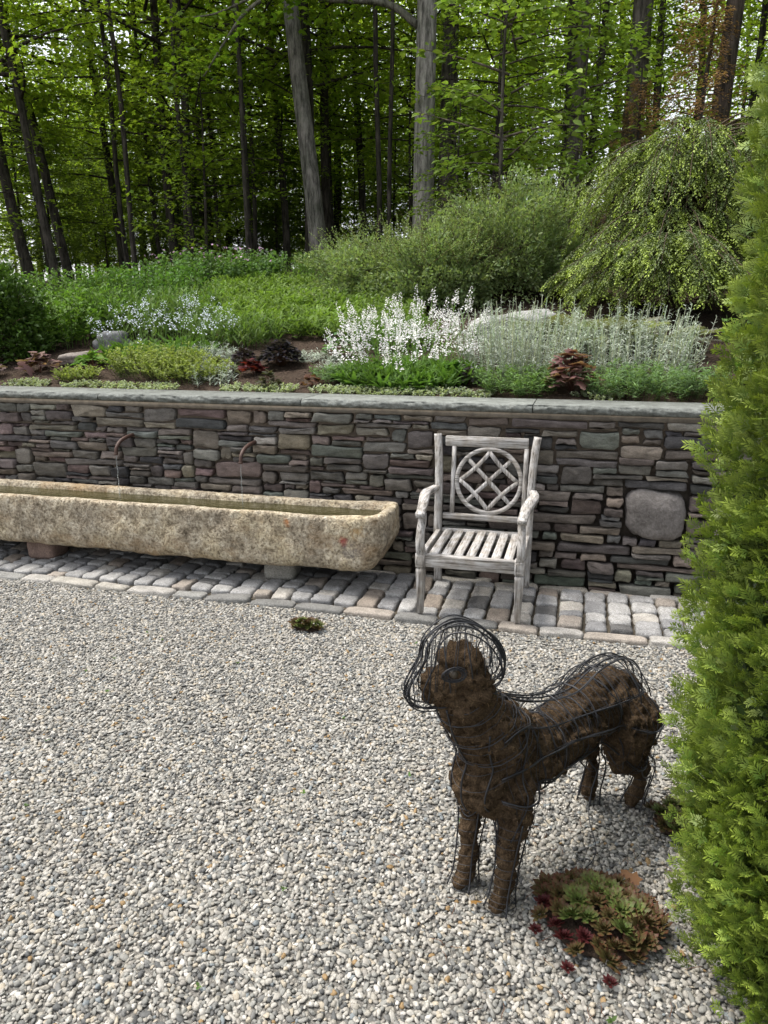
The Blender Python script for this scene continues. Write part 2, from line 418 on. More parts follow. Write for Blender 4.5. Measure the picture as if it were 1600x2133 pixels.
PAL = [((0.132, 0.116, 0.106), 7), ((0.144, 0.137, 0.123), 7), ((0.109, 0.099, 0.093), 6), ((0.159, 0.130, 0.117), 5), ((0.177, 0.153, 0.123), 5), ((0.144, 0.150, 0.137), 4),
       ((0.215, 0.191, 0.153), 3), ((0.171, 0.127, 0.116), 2), ((0.073, 0.071, 0.072), 3), ((0.230, 0.219, 0.191), 2), ((0.123, 0.094, 0.087), 2)]
PALC = [c for c, k in PAL for _ in range(k)]
def stone_mesh(wd, ht, dp, gap=.0009):
    """split stone: irregular outline in x-z, rough face towards -y, origin at the middle of its face"""
    hw, hh = wd / 2 - gap, ht / 2 - gap * .8
    c = min(hw, hh)
    t0 = [random.uniform(-.30, .10) * hh for _ in range(4)]       # corner tilt
    cor = []
    for (sx, sz), q in zip(((-1, -1), (1, -1), (1, 1), (-1, 1)), t0):
        cor.append((sx * (hw - abs(random.gauss(0, .09)) * min(wd, .12)), sz * (hh + q)))
    out = []
    for k in range(4):
        A = np.array(cor[k]); B = np.array(cor[(k + 1) % 4]); L = np.linalg.norm(B - A)
        nseg = 4 if k % 2 == 0 else 2
        ch = min(.3 * L, c * random.uniform(.10, .50)) / L
        for q in range(nseg):
            u = ch + (1 - 2 * ch) * q / (nseg - 1) if nseg > 1 else .5
            P = A + (B - A) * u; nrm_ = np.array([(B - A)[1], -(B - A)[0]]) / L
            P = P + nrm_ * random.uniform(-.008, .003) * (1 if 0 < q < nseg - 1 else .3)
            out.append(P)
    n = len(out); O = np.array(out)
    ctr = O.mean(0); V = []; 
    tl = (random.uniform(-.09, .09), random.uniform(-.30, .22))
    def ring(s, y, jit):
        for P in O:
            q = ctr + (P - ctr) * s
            V.append((q[0], y + tl[0] * q[0] + tl[1] * q[1] + random.uniform(-jit, jit), q[1]))
    e1 = min(.0028, .12 * c); s1 = 1 - .75 * e1 / max(c, .01)
    ring(1.0, dp, 0); ring(1.0, e1 * 1.2, .003); ring(s1, .000, .003); ring(.60 * s1, -.002, .0065)
    V.append((ctr[0], -.006, ctr[1])); V.append((0, dp, 0))
    f4 = [(r * n + i, r * n + (i + 1) % n, (r + 1) * n + (i + 1) % n, (r + 1) * n + i) for r in range(3) for i in range(n)]
    f3 = [(3 * n + i, 3 * n + (i + 1) % n, 4 * n) for i in range(n)] + [((i + 1) % n, i, 4 * n + 1) for i in range(n)]
    return V, f3, f4
wall = thing('stone_wall', 'dry stacked rubble retaining wall of purple grey and brown stones', 'wall')
g = G(); box(g, WX0 + .01, WX1 - .01, WY + .055, WY + .30, -.05, TOP + .005); g.build('wall_core', M['core'], wall)
stones = skyline(WX0, WX1, TOP)
def seen(s): return -3.9 < (s[0] + s[1]) / 2 < 1.15
order = sorted(stones, key=lambda s: -(s[1] - s[0]) * (s[3] - s[2]) * (1 if seen(s) else .001))
rest = G(); smat = M['stone']
for k, (a, b, z0, z1) in enumerate(order):
    V, f3, f4 = stone_mesh(b - a, z1 - z0, .11)
    col = np.array(random.choice(PALC)) * random.uniform(.72, 1.34) * np.array([1 + random.uniform(-.05, .05) for _ in range(3)])
    if z0 < .12: col = col * np.array((.80, .84, .76))       # bottom stones darker and slightly greener
    P = np.array(((a + b) / 2, WY + random.gauss(-.004, .009), (z0 + z1) / 2))
    if k < 298:
        s_ = G(); s_.add(V, f3, f4, col); so_ = s_.build('stone', smat, wall); so_.location = P; so_.rotation_euler = (0, random.gauss(0, .015), 0)
    else:
        rest.add(np.array(V) + P, f3, f4, col)
# boulder in the wall
bm = bmesh.new(); bmesh.ops.create_icosphere(bm, subdivisions=4, radius=1)
for v_ in bm.verts:
    d = v_.co.normalized(); k = (abs(d.x) ** 3.6 + abs(d.y) ** 3.6 + abs(d.z) ** 3.6) ** (-1 / 3.6)
    d = d * k * (1 + .14 * fbm(d, 1.0, 2, 2)); v_.co = Vector((d.x * .165, d.y * .10, d.z * .146)) + d * .008 * fbm(d, 5, 4, 4)
s_ = G(); addbm(s_, bm, (.150, .138, .130)); q = s_.build('stone', M['boulder'], wall, smooth=True); q.location = (.69, WY + .055, .51)
q['label'] = 'large rounded grey stone set in the wall'
rest.build('small_stones', smat, wall, kind='stuff')
g = G(); box(g, WX0, WX1, WY + .004, WY + .2, TOP + .002, 1.073); g.build('mortar_bed', M['mortar'], wall)
# coping slabs: flat top, rough rock-faced front edge
edges = [WX0, -2.93, -1.46, -.03, 1.42, WX1]
for a, b in zip(edges[:-1], edges[1:]):
    g = G(); a += .003; b -= .003; nxs = max(6, int((b - a) / .012)); xs_ = np.linspace(a, b, nxs)
    prof = [(.42, 1.124), (.10, 1.124), (.034, 1.124), (.030, 1.120), (.022, 1.113), (.019, 1.104), (.020, 1.095), (.024, 1.086), (.034, 1.077), (.11, 1.0745), (.42, 1.0745)]
    V = []
    for i, x in enumerate(xs_):
        for j, (y, z) in enumerate(prof):
            k = 1 if 3 <= j <= 8 else 0
            nzv = 1.1 * abs(noise.noise(Vector((x * 11, j * .40, a)))) - .8 * abs(noise.noise(Vector((x * 24, j * .7, a + 3)))) + .35 * noise.noise(Vector((x * 70, j * 1.1, a + 5)))
            e = min(1, min(x - a, b - x) / .03)
            V.append((x, WY - .055 + y + (.018 * nzv * k if k else .002 * nzv * (j == 2)) + (1 - e) * .008 * (2 <= j <= 8), z + k * .003 * noise.noise(Vector((x * 30, j, 9)))))
    n_ = len(prof); F = [(i * n_ + j, i * n_ + (j + 1) % n_, (i + 1) * n_ + (j + 1) % n_, (i + 1) * n_ + j) for i in range(nxs - 1) for j in range(n_)]
    V = np.array(V); c0 = np.array((.172, .184, .172)) * random.uniform(.9, 1.1)
    base = len(V); g.add(V, [], F, c0)
    for i0, fl in ((0, 1), ((nxs - 1) * n_, 0)):
        cc = V[i0:i0 + n_].mean(0)
        tri = [(j, (j + 1) % n_, n_) if fl else ((j + 1) % n_, j, n_) for j in range(n_)]
        g.add(np.concatenate([V[i0:i0 + n_], cc[None]]), tri, None, c0)
    g.build('coping_slab', M['coping'], wall)

# ------------------------------------------------------------------ granite sett strip
g = G(); v, f = grid(np.linspace(WX0, WX1, 30), np.linspace(-.60, WY + .06, 5), lambda X, Y: -.004 + 0 * X); g.add(v, None, f)
strip = g.build('paved_strip', M['sand'], kind='structure')
def sett_mesh(seed, ex=4.0, rough=.06, n=6, col=(.4, .4, .4)):
    """rounded block of unit size, worn top"""
    bm = bmesh.new(); bmesh.ops.create_cube(bm, size=2)
    bmesh.ops.subdivide_edges(bm, edges=bm.edges[:], cuts=n - 1, use_grid_fill=True)
    for v_ in bm.verts:
        d = v_.co.copy(); k = (abs(d.x) ** ex + abs(d.y) ** ex + abs(d.z) ** ex) ** (1 / ex)
        d = d / k if k > 0 else d
        nn_ = fbm(d, 1.1, 3, seed) * rough + fbm(d, 4, 2, seed + 9) * rough * .35
        v_.co = d * (.5 * (1 + nn_))
    g = G(); addbm(g, bm, col); return g
SC = [((.270, .270, .268), 7), ((.330, .328, .320), 6), ((.205, .207, .210), 4), ((.115, .114, .112), 2), ((.255, .220, .185), 2), ((.350, .335, .305), 3), ((.285, .255, .222), 2)]
setts = []
for k in range(26):
    cc = [c for c, q in SC for _ in range(q)][k % 26]
    setts.append(sett_mesh(k, random.uniform(5.0, 8.0), .12, 7, cc).mesh('sett', M['granite'], True))
random.seed(5)
def put(mesh_, name, cx, cy, z, sx, sy, sz, rz=0):
    q = link(name, mesh_, strip); q.location = (cx, cy, z); q.scale = (sx, sy, sz); q.rotation_euler = (random.gauss(0, .03), random.gauss(0, .03), rz + random.gauss(0, .04))
x = WX0 + .05
while x < WX1 - .1:
    wd = random.uniform(.105, .135); y = -.505 + random.uniform(-.01, .01)
    while y < -.02:
        L = random.choice((.095, .11, .13, .15, .185)) * random.uniform(.92, 1.08)
        if .06 - (y + L) < .07: L = .055 - y
        if L > .21: L /= 2
        put(random.choice(setts), 'sett', x + wd / 2, y + L / 2, -.012 + random.gauss(0, .004), wd * random.uniform(.93, 1.0), L - .008, .085)
        y += L
    x += wd + .010
x = WX0 + .03
kerbs = [sett_mesh(60 + k, 8, .08, 7, c).mesh('kerb_stone', M['granite'], True) for k, c in enumerate([(.33, .315, .28), (.23, .23, .218), (.34, .315, .27), (.165, .165, .158), (.33, .318, .295), (.295, .265, .23)])]
while x < WX1 - .1:
    L = random.uniform(.20, .34)
    put(random.choice(kerbs), 'kerb_stone', x + L / 2, -.562 + random.uniform(-.008, .008), -.016 + random.gauss(0, .003), L - .01, random.uniform(.075, .10), .075); x += L
x = WX0 + .03
while x < WX1 - .1:
    L = random.uniform(.2, .36)
    put(random.choice(kerbs), 'edge_stone', x + L / 2, .075, -.012 + random.gauss(0, .003), L - .012, .075, .08); x += L

# ------------------------------------------------------------------ stone trough
TX0, TX1, TY0, TY1, TZ0, TZ1 = -4.55, -.80, -.395, .045, .175, .50
def rrect(x0, x1, y0, y1, r, step=.024):
    rs = r if hasattr(r, '__len__') else (r,) * 4
    P = []
    def arc(cx, cy, r_, a0):
        m_ = max(3, int(r_ * 1.57 / step))
        for k in range(m_ + 1):
            a = a0 + 1.5708 * k / m_; P.append((cx + r_ * math.cos(a), cy + r_ * math.sin(a)))
    def seg():
        pass
    arc(x1 - rs[0], y0 + rs[0], rs[0], -1.5708); arc(x1 - rs[1], y1 - rs[1], rs[1], 0)
    arc(x0 + rs[2], y1 - rs[2], rs[2], 1.5708); arc(x0 + rs[3], y0 + rs[3], rs[3], 3.14159)
    out = []
    for k in range(len(P)):
        A = np.array(P[k]); B = np.array(P[(k + 1) % len(P)]); m_ = max(1, int(round(np.linalg.norm(B - A) / step)))
        for q in range(m_): out.append(A + (B - A) * q / m_)
    return np.array(out)
NP = rrect(TX0, TX1, TY0, TY1, (.10, .05, .05, .05))
cen = np.array(((TX0 + TX1) / 2, (TY0 + TY1) / 2)); half = np.array(((TX1 - TX0) / 2, (TY1 - TY0) / 2))
def inset(P, d):
    return cen + (P - cen) * (half - d) / half
prof = [(.17, .155), (.10, .158), (.05, .166), (.022, .182), (.006, .208), (0, .245), (-.002, .285), (-.003, .325), (-.002, .365), (0, .40), (0, .435), (.001, .468), (.003, .487), (.008, .497), (.022, .501),
        (.042, .500), (.056, .497), (.065, .486), (.070, .465), (.076, .43), (.085, .36), (.10, .30), (.14, .285)]
V = []; Cc = []
L_ = len(NP)
for j, (d, z) in enumerate(prof):
    Q = inset(NP, d)
    for i, (x, y) in enumerate(Q):
        p_ = Vector((x, y, z)); out_ = np.array((x - np.clip(x, TX0 + .2, TX1 - .2), (y - cen[1]) / half[1])); out_ = out_ / max(1e-6, np.linalg.norm(out_))
        low = max(0., (.34 - z) / .16); up = 1 if z > .47 else 0
        a_ = .012 * noise.noise(p_ * 8) + .009 * noise.noise(p_ * 21) + .005 * noise.noise(p_ * 45) + low * (.018 * noise.noise(p_ * 4.5))
        if j >= 15: a_ *= .5
        dz = .008 * noise.noise(Vector((x * 3, y * 5, 1))) + (.022 * noise.noise(Vector((x * 2.6, y * 4, 7))) + .010 * noise.noise(Vector((x * 11, y * 9, 3)))) * (j < 6)
        dz += .004 * noise.noise(p_ * 30) * (11 <= j <= 18)
        if x > TX1 - .35 and j > 8: dz += .012 * ((x - (TX1 - .35)) / .35) * (1 if j < 19 else .3)
        uc = .075 * low * min(1., max(0., (x - (TX1 - .3)) / .3)); V.append((x + out_[0] * a_ - uc, y + out_[1] * a_, z + dz))
n_ = L_
F = [(j * n_ + i, j * n_ + (i + 1) % n_, (j + 1) * n_ + (i + 1) % n_, (j + 1) * n_ + i) for j in range(len(prof) - 1) for i in range(n_)]
V = np.array(V); nv = len(V)
V = np.concatenate([V, [[cen[0], cen[1], .16], [cen[0], cen[1], .285]]])
F3 = [((i + 1) % n_, i, nv) for i in range(n_)] + [((len(prof) - 1) * n_ + i, (len(prof) - 1) * n_ + (i + 1) % n_, nv + 1) for i in range(n_)]
m, t, p, o = newmat('tooled_granite')
v0 = pos(t); st = nz(t, pos(t, (1, 1, .8)), 70, 3, .6); bigs = nz(t, v0, 4.5, 5, .6); med = nz(t, v0, 22, 4, .65)
c = ramp(t, med, [(.28, (.17, .142, .105)), (.45, (.335, .29, .218)), (.62, (.475, .428, .34)), (.8, (.59, .56, .48))])
c = mix(t, c, ramp(t, bigs, [(.3, (.58, .56, .55)), (.5, (1, .98, .95)), (.7, (1.15, 1.10, .96))]), 1.0, 'MULTIPLY')
c = mix(t, c, ramp(t, st, [(.34, (.42, .40, .37)), (.5, (1, 1, 1)), (.66, (1.28, 1.28, 1.28))]), .85, 'MULTIPLY')
oc = nz(t, pos(t, (.7, 1, 1.3)), 2.6, 5, .7)
c = mix(t, c, (.34, .215, .10), ramp(t, oc, [(.50, (0,) * 3), (.70, (.55,) * 3)]))
# rust and red pigment stains with a shape of their own
def spot(cx, cz, r, col, c):
    vm = N(t, 'ShaderNodeVectorMath', operation='DISTANCE'); t.links.new(v0, vm.inputs[0]); vm.inputs[1].default_value = (cx, TY0, cz)
    ad = N(t, 'ShaderNodeMath', operation='ADD'); t.links.new(vm.outputs['Value'], ad.inputs[0])
    mu = N(t, 'ShaderNodeMath', operation='MULTIPLY'); t.links.new(med, mu.inputs[0]); mu.inputs[1].default_value = r * 3.2; t.links.new(mu.outputs[0], ad.inputs[1])
    k = ramp(t, ad.outputs[0], [(r * 1.7, (.7,) * 3), (r * 2.6, (0,) * 3)])
    return mix(t, c, col, k)
c = spot(-1.385, .455, .028, (.40, .16, .05), c); c = spot(-1.04, .36, .030, (.36, .035, .035), c); c = spot(-.98, .30, .075, (.13, .125, .13), c); c = spot(-.95, .42, .05, (.40, .26, .11), c)
t.links.new(c, p.inputs['Base Color']); p.inputs['Roughness'].default_value = .9; p.inputs['Specular IOR Level'].default_value = .2
hh = mix(t, st, med, .35); bump(t, p, hh, .03, 1.0); M['trough'] = m
trough = thing('stone_trough', 'long hollowed granite trough full of water against the stone wall', 'trough', (TX1 - 1, cen[1], .155))
g = G(); g.add(V - np.array((TX1 - 1, cen[1], .155)), F3, F); g.build('trough_body', M['trough'], trough, smooth=True)
# water
m, t, p, o = newmat('pond_water')
p.inputs['Base Color'].default_value = (.055, .050, .018, 1); p.inputs['Roughness'].default_value = .04; p.inputs['IOR'].default_value = 1.33; p.inputs['Transmission Weight'].default_value = .35
bump(t, p, nz(t, pos(t), 26, 3), .01, .35); M['water'] = m
g = G(); Q = inset(NP, .062); wz = .462
Vw = [(x, y, wz) for x, y in Q] + [(cen[0], cen[1], wz)]
xsw = np.linspace(TX0 + .06, TX1 - .06, 60)
g.add(Vw, [(i, (i + 1) % n_, n_) for i in range(n_)]); wat = g.build('water', M['water'], trough); wat.location = (-(TX1 - 1), -cen[1], -.155)
wat['label'] = 'still olive green water in the trough'
# stone blocks that carry it
for (cx, cy, wx, c0, lab) in ((-1.53, -.13, .20, (.30, .29, .26), 'grey granite block under the trough near the chair'), (-3.27, -.16, .20, (.24, .17, .14), 'reddish brown stone block under the far part of the trough')):
    b_ = tag(sett_mesh(int(cx * -10), 9, .05, 5, c0).build('support_block', M['granite'], smooth=True), lab, 'block', 'stone blocks under the trough')
    b_.location = (cx, cy, .095); b_.scale = (wx, .20, .155); b_.rotation_euler = (0, 0, .08)
# ------------------------------------------------------------------ spouts with running water
m, t, p, o = newmat('running_water'); p.inputs['Base Color'].default_value = (.9, .95, .95, 1); p.inputs['Roughness'].default_value = .05
p.inputs['IOR'].default_value = 1.33; p.inputs['Transmission Weight'].default_value = .85; M['stream'] = m
for sx, sz, lab in ((-2.69, .848, 'rusty iron spout pouring water, its pipe bent over the middle of the trough'), (-1.795, .832, 'rusty iron spout pouring water beside the wide buff wall stone')):
    s_ = thing('water_spout', lab, 'spout', (sx, WY, sz), group='water spouts in the wall')
    g = G(); P = smooth_path([(0, .05, 0), (0, -.02, .002), (-.003, -.09, -.004), (-.006, -.155, -.022), (-.008, -.195, -.055), (-.009, -.208, -.100)], 5)
    tube(g, P, np.linspace(.0135, .0115, len(P)), 12); g.build('pipe', M['iron'], s_, smooth=True)
    g = G(); tube(g, [P[-1] + (0, 0, .006), P[-1] + (0, 0, -.004)], .014, 12); g.build('lip', M['iron'], s_)
    g = G(); zz = np.linspace(P[-1][2] - .004, wz - sz - .01, 26)
    rr = .0018 + .0013 * np.abs(np.sin(np.arange(26) * 1.7)) * np.linspace(.2, 1, 26)
    tube(g, [(P[-1][0] + .0015 * math.sin(k * .9), P[-1][1] + .0015 * math.cos(k * 1.3), z) for k, z in enumerate(zz)], rr, 7); g.build('water_jet', M['stream'], s_, smooth=True)

# ------------------------------------------------------------------ armchair
ch = thing('armchair', 'weathered silver grey teak armchair with ring and diamond lattice back', 'chair', (-.282, -.26, .028))
CX, CY, CZ = -.282, -.26, .028
def cbox(name, x0, x1, y0, y1, z0, z1, ax, b=.003, par=None):
    g = G(); box(g, x0 - CX, x1 - CX, y0 - CY, y1 - CY, z0 - CZ, z1 - CZ, b=b); return g.build(name, M['wood_' + ax], par or ch)
def loft(name, secs, ax, par=None):
    """stack of rectangles (cx, cy, z, half width, half depth)"""
    g = G(); V = []
    for cx, cy, z, hw, hd in secs: V += [(cx - CX + a * hw, cy - CY + b_ * hd, z - CZ) for a, b_ in ((-1, -1), (1, -1), (1, 1), (-1, 1))]
    n = len(secs); F = [(4 * i + j, 4 * i + (j + 1) % 4, 4 * i + 4 + (j + 1) % 4, 4 * i + 4 + j) for i in range(n - 1) for j in range(4)] + [(3, 2, 1, 0), tuple(4 * n - 4 + j for j in range(4))]
    g.add(V, None, F); return g.build(name, M['wood_' + ax], par or ch)
def sweep(name, path, hw, hd, ax, side, par=None):
    """rectangular bar along a path; side = the direction of its width"""
    P = np.asarray(path, float) - np.array((CX, CY, CZ)); T = nrm(np.gradient(P, axis=0)); S = nrm(np.broadcast_to(np.asarray(side, float), P.shape) - (T * np.asarray(side)).sum(1, keepdims=True) * T); B = np.cross(T, S)
    hw = np.broadcast_to(hw, (len(P),)); hd = np.broadcast_to(hd, (len(P),)); V = []
    for p_, s_, b_, a1, a2 in zip(P, S, B, hw, hd): V += [p_ - s_ * a1 - b_ * a2, p_ + s_ * a1 - b_ * a2, p_ + s_ * a1 + b_ * a2, p_ - s_ * a1 + b_ * a2]
    n = len(P); F = [(4 * i + j, 4 * i + (j + 1) % 4, 4 * i + 4 + (j + 1) % 4, 4 * i + 4 + j) for i in range(n - 1) for j in range(4)] + [(3, 2, 1, 0), tuple(4 * n - 4 + j for j in range(4))]
    g = G(); g.add(V, None, F); return g.build(name, M['wood_' + ax], par or ch)
for sx in (-1, 1):
    lx = -.284 + sx * .265
    leg = loft('leg', [(lx, -.532, .028, .015, .015), (lx, -.532, .27, .0235, .0235), (lx, -.532, .288, .0235, .0235), (lx, -.532, .29, .019, .019), (lx, -.532, .300, .019, .019)], 'z')
    blk = cbox('leg_block', lx - .027, lx + .027, -.559, -.505, .299, .378, 'z', .003)
    for q in ((lx - .0195, lx + .0195, .313, .316), (lx - .0195, lx + .0195, .361, .364)):
        cbox('moulding', q[0], q[1], -.5615, -.558, q[2], q[3], 'x', 0, blk)
    for q in (lx - .0205, lx + .0175): cbox('moulding', q, q + .003, -.5615, -.558, .316, .361, 'z', 0, blk)
    # rear leg runs up into the back post, sabre curve at the foot and a flare at the top
    bx = -.284 + sx * .272
    path = smooth_path([(bx - sx * .004, .012, .028), (bx - sx * .002, -.004, .16), (bx, -.012, .33), (bx, -.010, .42), (bx, .000, .55), (bx + sx * .004, .016, .72), (bx + sx * .012, .036, .86), (bx + sx * .022, .056, .940)], 5)
    sweep('back_post', path, .0215, np.interp(path[:, 2], [.03, .3, .45, .94], [.016, .024, .024, .017]), 'z', (1, 0, 0))
    # arm support: swelling S curve, then the arm
    ap = smooth_path([(lx, -.532, .375), (lx + sx * .004, -.545, .43), (lx + sx * .003, -.535, .50), (lx - sx * .001, -.515, .55), (lx + sx * .001, -.515, .588)], 5)
    sweep('arm_support', ap, .020, np.interp(ap[:, 2], [.375, .43, .52, .59], [.027, .025, .016, .019]), 'z', (1, 0, 0))
    arm = smooth_path([(lx + sx * .002, -.568, .588), (lx + sx * .004, -.53, .600), (lx + sx * .012, -.44, .626), (lx + sx * .028, -.32, .640), (lx + sx * .040, -.21, .637), (lx + sx * .034, -.11, .630), (bx + sx * .012, -.015, .628)], 6)
    sweep('armrest', arm, np.interp(np.arange(len(arm)), [0, 6, 18, len(arm)], [.024, .023, .027, .020]), .0135, 'y', (1, 0, 0))
    cbox('side_rail', lx - .014, lx + .014, -.506, -.010, .305, .372, 'y')
fr = cbox('front_rail', -.523, -.045, -.552, -.520, .303, .374, 'x')
cbox('moulding', -.523, -.045, -.557, -.5525, .362, .3705, 'x', 0, fr)
cbox('rear_rail', -.532, -.036, -.020, .004, .310, .378, 'x')
for k in range(7):
    x0 = -.509 + k * .0672
    cbox('seat_slat', x0, x0 + .0475, -.5195, -.022, .358, .3735 + random.uniform(-.001, .001), 'y', .003)
cbox('top_rail', -.528, -.040, .030, .054, .872, .934, 'x', .004)
cbox('lower_rail', -.530, -.038, -.014, .010, .436, .472, 'x', .003)
tilt = lambda z: -.002 + (z - .455) * .098
for sx in (-1, 1):
    x0 = -.262 + sx * .212
    sweep('upright_slat', [(x0, tilt(z), z) for z in np.linspace(.470, .874, 6)], .0125, .009, 'z', (1, 0, 0))
th = np.linspace(0, 2 * math.pi, 49)
g = G(); V = []; RO, RI = .2015, .1775
for a in th[:-1]:
    for r_, dy in ((RO, -.009), (RI, -.009), (RI, .009), (RO, .009)):
        x, z = -.262 + r_ * math.sin(a), .674 + r_ * math.cos(a); V.append((x - CX, tilt(z) + dy - CY, z - CZ))
F = [(4 * i + j, 4 * i + (j + 1) % 4, (4 * ((i + 1) % 48)) + (j + 1) % 4, (4 * ((i + 1) % 48)) + j) for i in range(48) for j in range(4)]
g.add(V, None, F); g.build('lattice_ring', M['wood_x'], ch)
def bar(name, A, B, bow=0.0, hw=.0105, off=0.0):
    A = np.array(A); B = np.array(B); pr = np.array([-(B - A)[1], (B - A)[0]]) / np.linalg.norm(B - A); pts = []
    for u in np.linspace(0, 1, 9):
        q = A + (B - A) * u + pr * bow * 4 * u * (1 - u); pts.append((-.262 + q[0], tilt(.674 + q[1]) + off, .674 + q[1]))
    T = B - A
    sweep(name, pts, hw, .0075, 'z' if abs(T[1]) > abs(T[0]) * .9 else 'x', (pr[0], 0, pr[1]))
k_ = .172
for A, B in (((0, k_), (k_, 0)), ((k_, 0), (0, -k_)), ((0, -k_), (-k_, 0)), ((-k_, 0), (0, k_))): bar('diamond_bar', A, B, -.010, .0115, -.001)
q_ = .129
bar('cross_bar', (-q_, q_), (q_, -q_), 0, .0115, .0012); bar('cross_bar', (q_, q_), (-q_, -q_), 0, .0115, .0025)
# ------------------------------------------------------------------ moss-stuffed wire dog
random.seed(21); rng = np.random.default_rng(21)
DOG = thing('dog_sculpture', 'brown moss stuffed wire frame sculpture of a standing dog on gravel', 'sculpture', (.232, -2.2, .0), (0, 0, math.atan2(-.815, -.578)))
def blob(bm, c, r, sub=2):
    Mx = Matrix.Translation(c) @ Matrix.Diagonal((*((r, r, r) if not hasattr(r, '__len__') else r), 1))
    bmesh.ops.create_icosphere(bm, subdivisions=sub, radius=1, matrix=Mx)
def chain(bm, pts):
    for (a, ra), (b, rb) in zip(pts[:-1], pts[1:]):
        a = Vector(a); b = Vector(b); n = max(2, int((b - a).length / (.35 * min(ra, rb))) + 1)
        for k in range(n + 1):
            u = k / n; blob(bm, a.lerp(b, u), ra + (rb - ra) * u)
bm = bmesh.new()
blob(bm, (-.225, 0, .415), (.145, .105, .104)); blob(bm, (-.14, 0, .425), (.12, .10, .092))
chain(bm, [((-.10, 0, .405), .090), ((.06, 0, .385), .088), ((.17, 0, .390), .104)])
blob(bm, (.265, 0, .425), (.138, .102, .140)); blob(bm, (.335, 0, .385), (.085, .090, .108))
chain(bm, [((.305, 0, .50), .105), ((.375, -.01, .59), .086), ((.41, -.02, .66), .076)])
# head: a shrunken lump with a blunt muzzle, turned to the dog's right
HF = Vector((.86, -.50, .03)).normalized(); HS = Vector((0, 0, 1)).cross(HF).normalized(); HU = HF.cross(HS)
HC = Vector((.435, -.02, .735))
def hd(a, b, c): return HC + HF * a + HS * b + HU * c
chain(bm, [(hd(-.035, 0, -.02), .062), (hd(.0, 0, .008), .056)])
chain(bm, [(hd(.005, 0, -.025), .056), (hd(.045, 0, -.045), .042)])
blob(bm, hd(-.02, .03, .028), .034); blob(bm, hd(-.062, .045, -.035), .032); blob(bm, hd(-.06, -.04, -.03), .03)
blob(bm, hd(.035, .025, -.05), .036)
for s_, fx in ((-1, .322), (1, .307)):        # fore legs
    chain(bm, [((.280, s_ * .070, .36), .062), ((.288, s_ * .070, .25), .043), ((fx - .01, s_ * .064, .13), .030), ((fx, s_ * .062, .035), .029), ((fx + .028, s_ * .062, .016), .024)])
# near hind leg, whole; far hind leg, its moss fallen out at the hock
chain(bm, [((-.255, .072, .37), .096), ((-.230, .080, .27), .066), ((-.29, .076, .20), .044), ((-.375, .066, .150), .029)])
chain(bm, [((-.392, .062, .132), .023), ((-.378, .055, .06), .024), ((-.355, .052, .025), .030)])
chain(bm, [((-.245, -.072, .37), .090), ((-.215, -.075, .27), .066), ((-.235, -.070, .215), .048)])
chain(bm, [((-.235, -.070, .215), .040), ((-.275, -.062, .165), .020), ((-.283, -.058, .13), .017), ((-.268, -.056, .095), .024), ((-.262, -.054, .03), .027)])
me = bpy.data.meshes.new('tmp'); bm.to_mesh(me); bm.free()
tmp = bpy.data.objects.new('tmp', me); COL.objects.link(tmp)
rm = tmp.modifiers.new('r', 'REMESH'); rm.mode = 'VOXEL'; rm.voxel_size = .0075
sm = tmp.modifiers.new('s', 'SMOOTH'); sm.factor = .5; sm.iterations = 5
me2 = bpy.data.meshes.new_from_object(tmp.evaluated_get(bpy.context.evaluated_depsgraph_get()))
bpy.data.objects.remove(tmp, do_unlink=True)
bm = bmesh.new(); bm.from_mesh(me2); bm.normal_update()
bvh = BVHTree.FromBMesh(bm)
vn = [v.normal.copy() for v in bm.verts]
for v, nv_ in zip(bm.verts, vn):
    p_ = v.co
    d = .015 * noise.noise(p_ * 14) + .013 * noise.noise(p_ * 34) + .010 * noise.noise(p_ * 75)
    pit = noise.noise(p_ * 17 + Vector((9, 4, 2)))
    if pit > .26: d -= .085 * (pit - .26)
    rid = abs(noise.noise(Vector((p_.x * 22, p_.y * 22, p_.z * 30 + 5))))
    d -= .014 * max(0, .10 - rid) / .10
    amp = min(1, max(.35, (p_.z) / .2))
    v.co = p_ + nv_ * d * amp
bm.normal_update()
g = G(); V = np.array([v.co[:] for v in bm.verts]); Nn = np.array([v.normal[:] for v in bm.verts])
base = np.array([(.084, .061, .041)]); k = np.array([noise.noise(Vector(v) * 9) for v in V])[:, None]
colv = base * (1 + .35 * k)
F = [[q.index for q in f.verts] for f in bm.faces]
f4 = [f for f in F if len(f) == 4]; f3 = [f for f in F if len(f) == 3]
g.add(V, f3, f4, colv); bm.free()
m, t, p, o = newmat('dry_moss'); v0 = pos(t); a = attr(t).outputs['Color']
f1 = nz(t, v0, 210, 4, .75); f2 = nz(t, v0, 45, 5, .7)
c = mix(t, a, ramp(t, f1, [(.3, (.45, .42, .38)), (.55, (1, 1, 1)), (.75, (2.0, 1.75, 1.35))]), 1.0, 'MULTIPLY')
c = mix(t, c, ramp(t, f2, [(.3, (.55, .52, .5)), (.7, (1.35, 1.3, 1.2))]), 1.0, 'MULTIPLY')
t.links.new(c, p.inputs['Base Color']); p.inputs['Roughness'].default_value = 1.0; p.inputs['Specular IOR Level'].default_value = .05
bump(t, p, mix(t, f1, f2, .5), .012, 1.0); M['moss'] = m
g.build('moss_body', M['moss'], DOG, smooth=True)
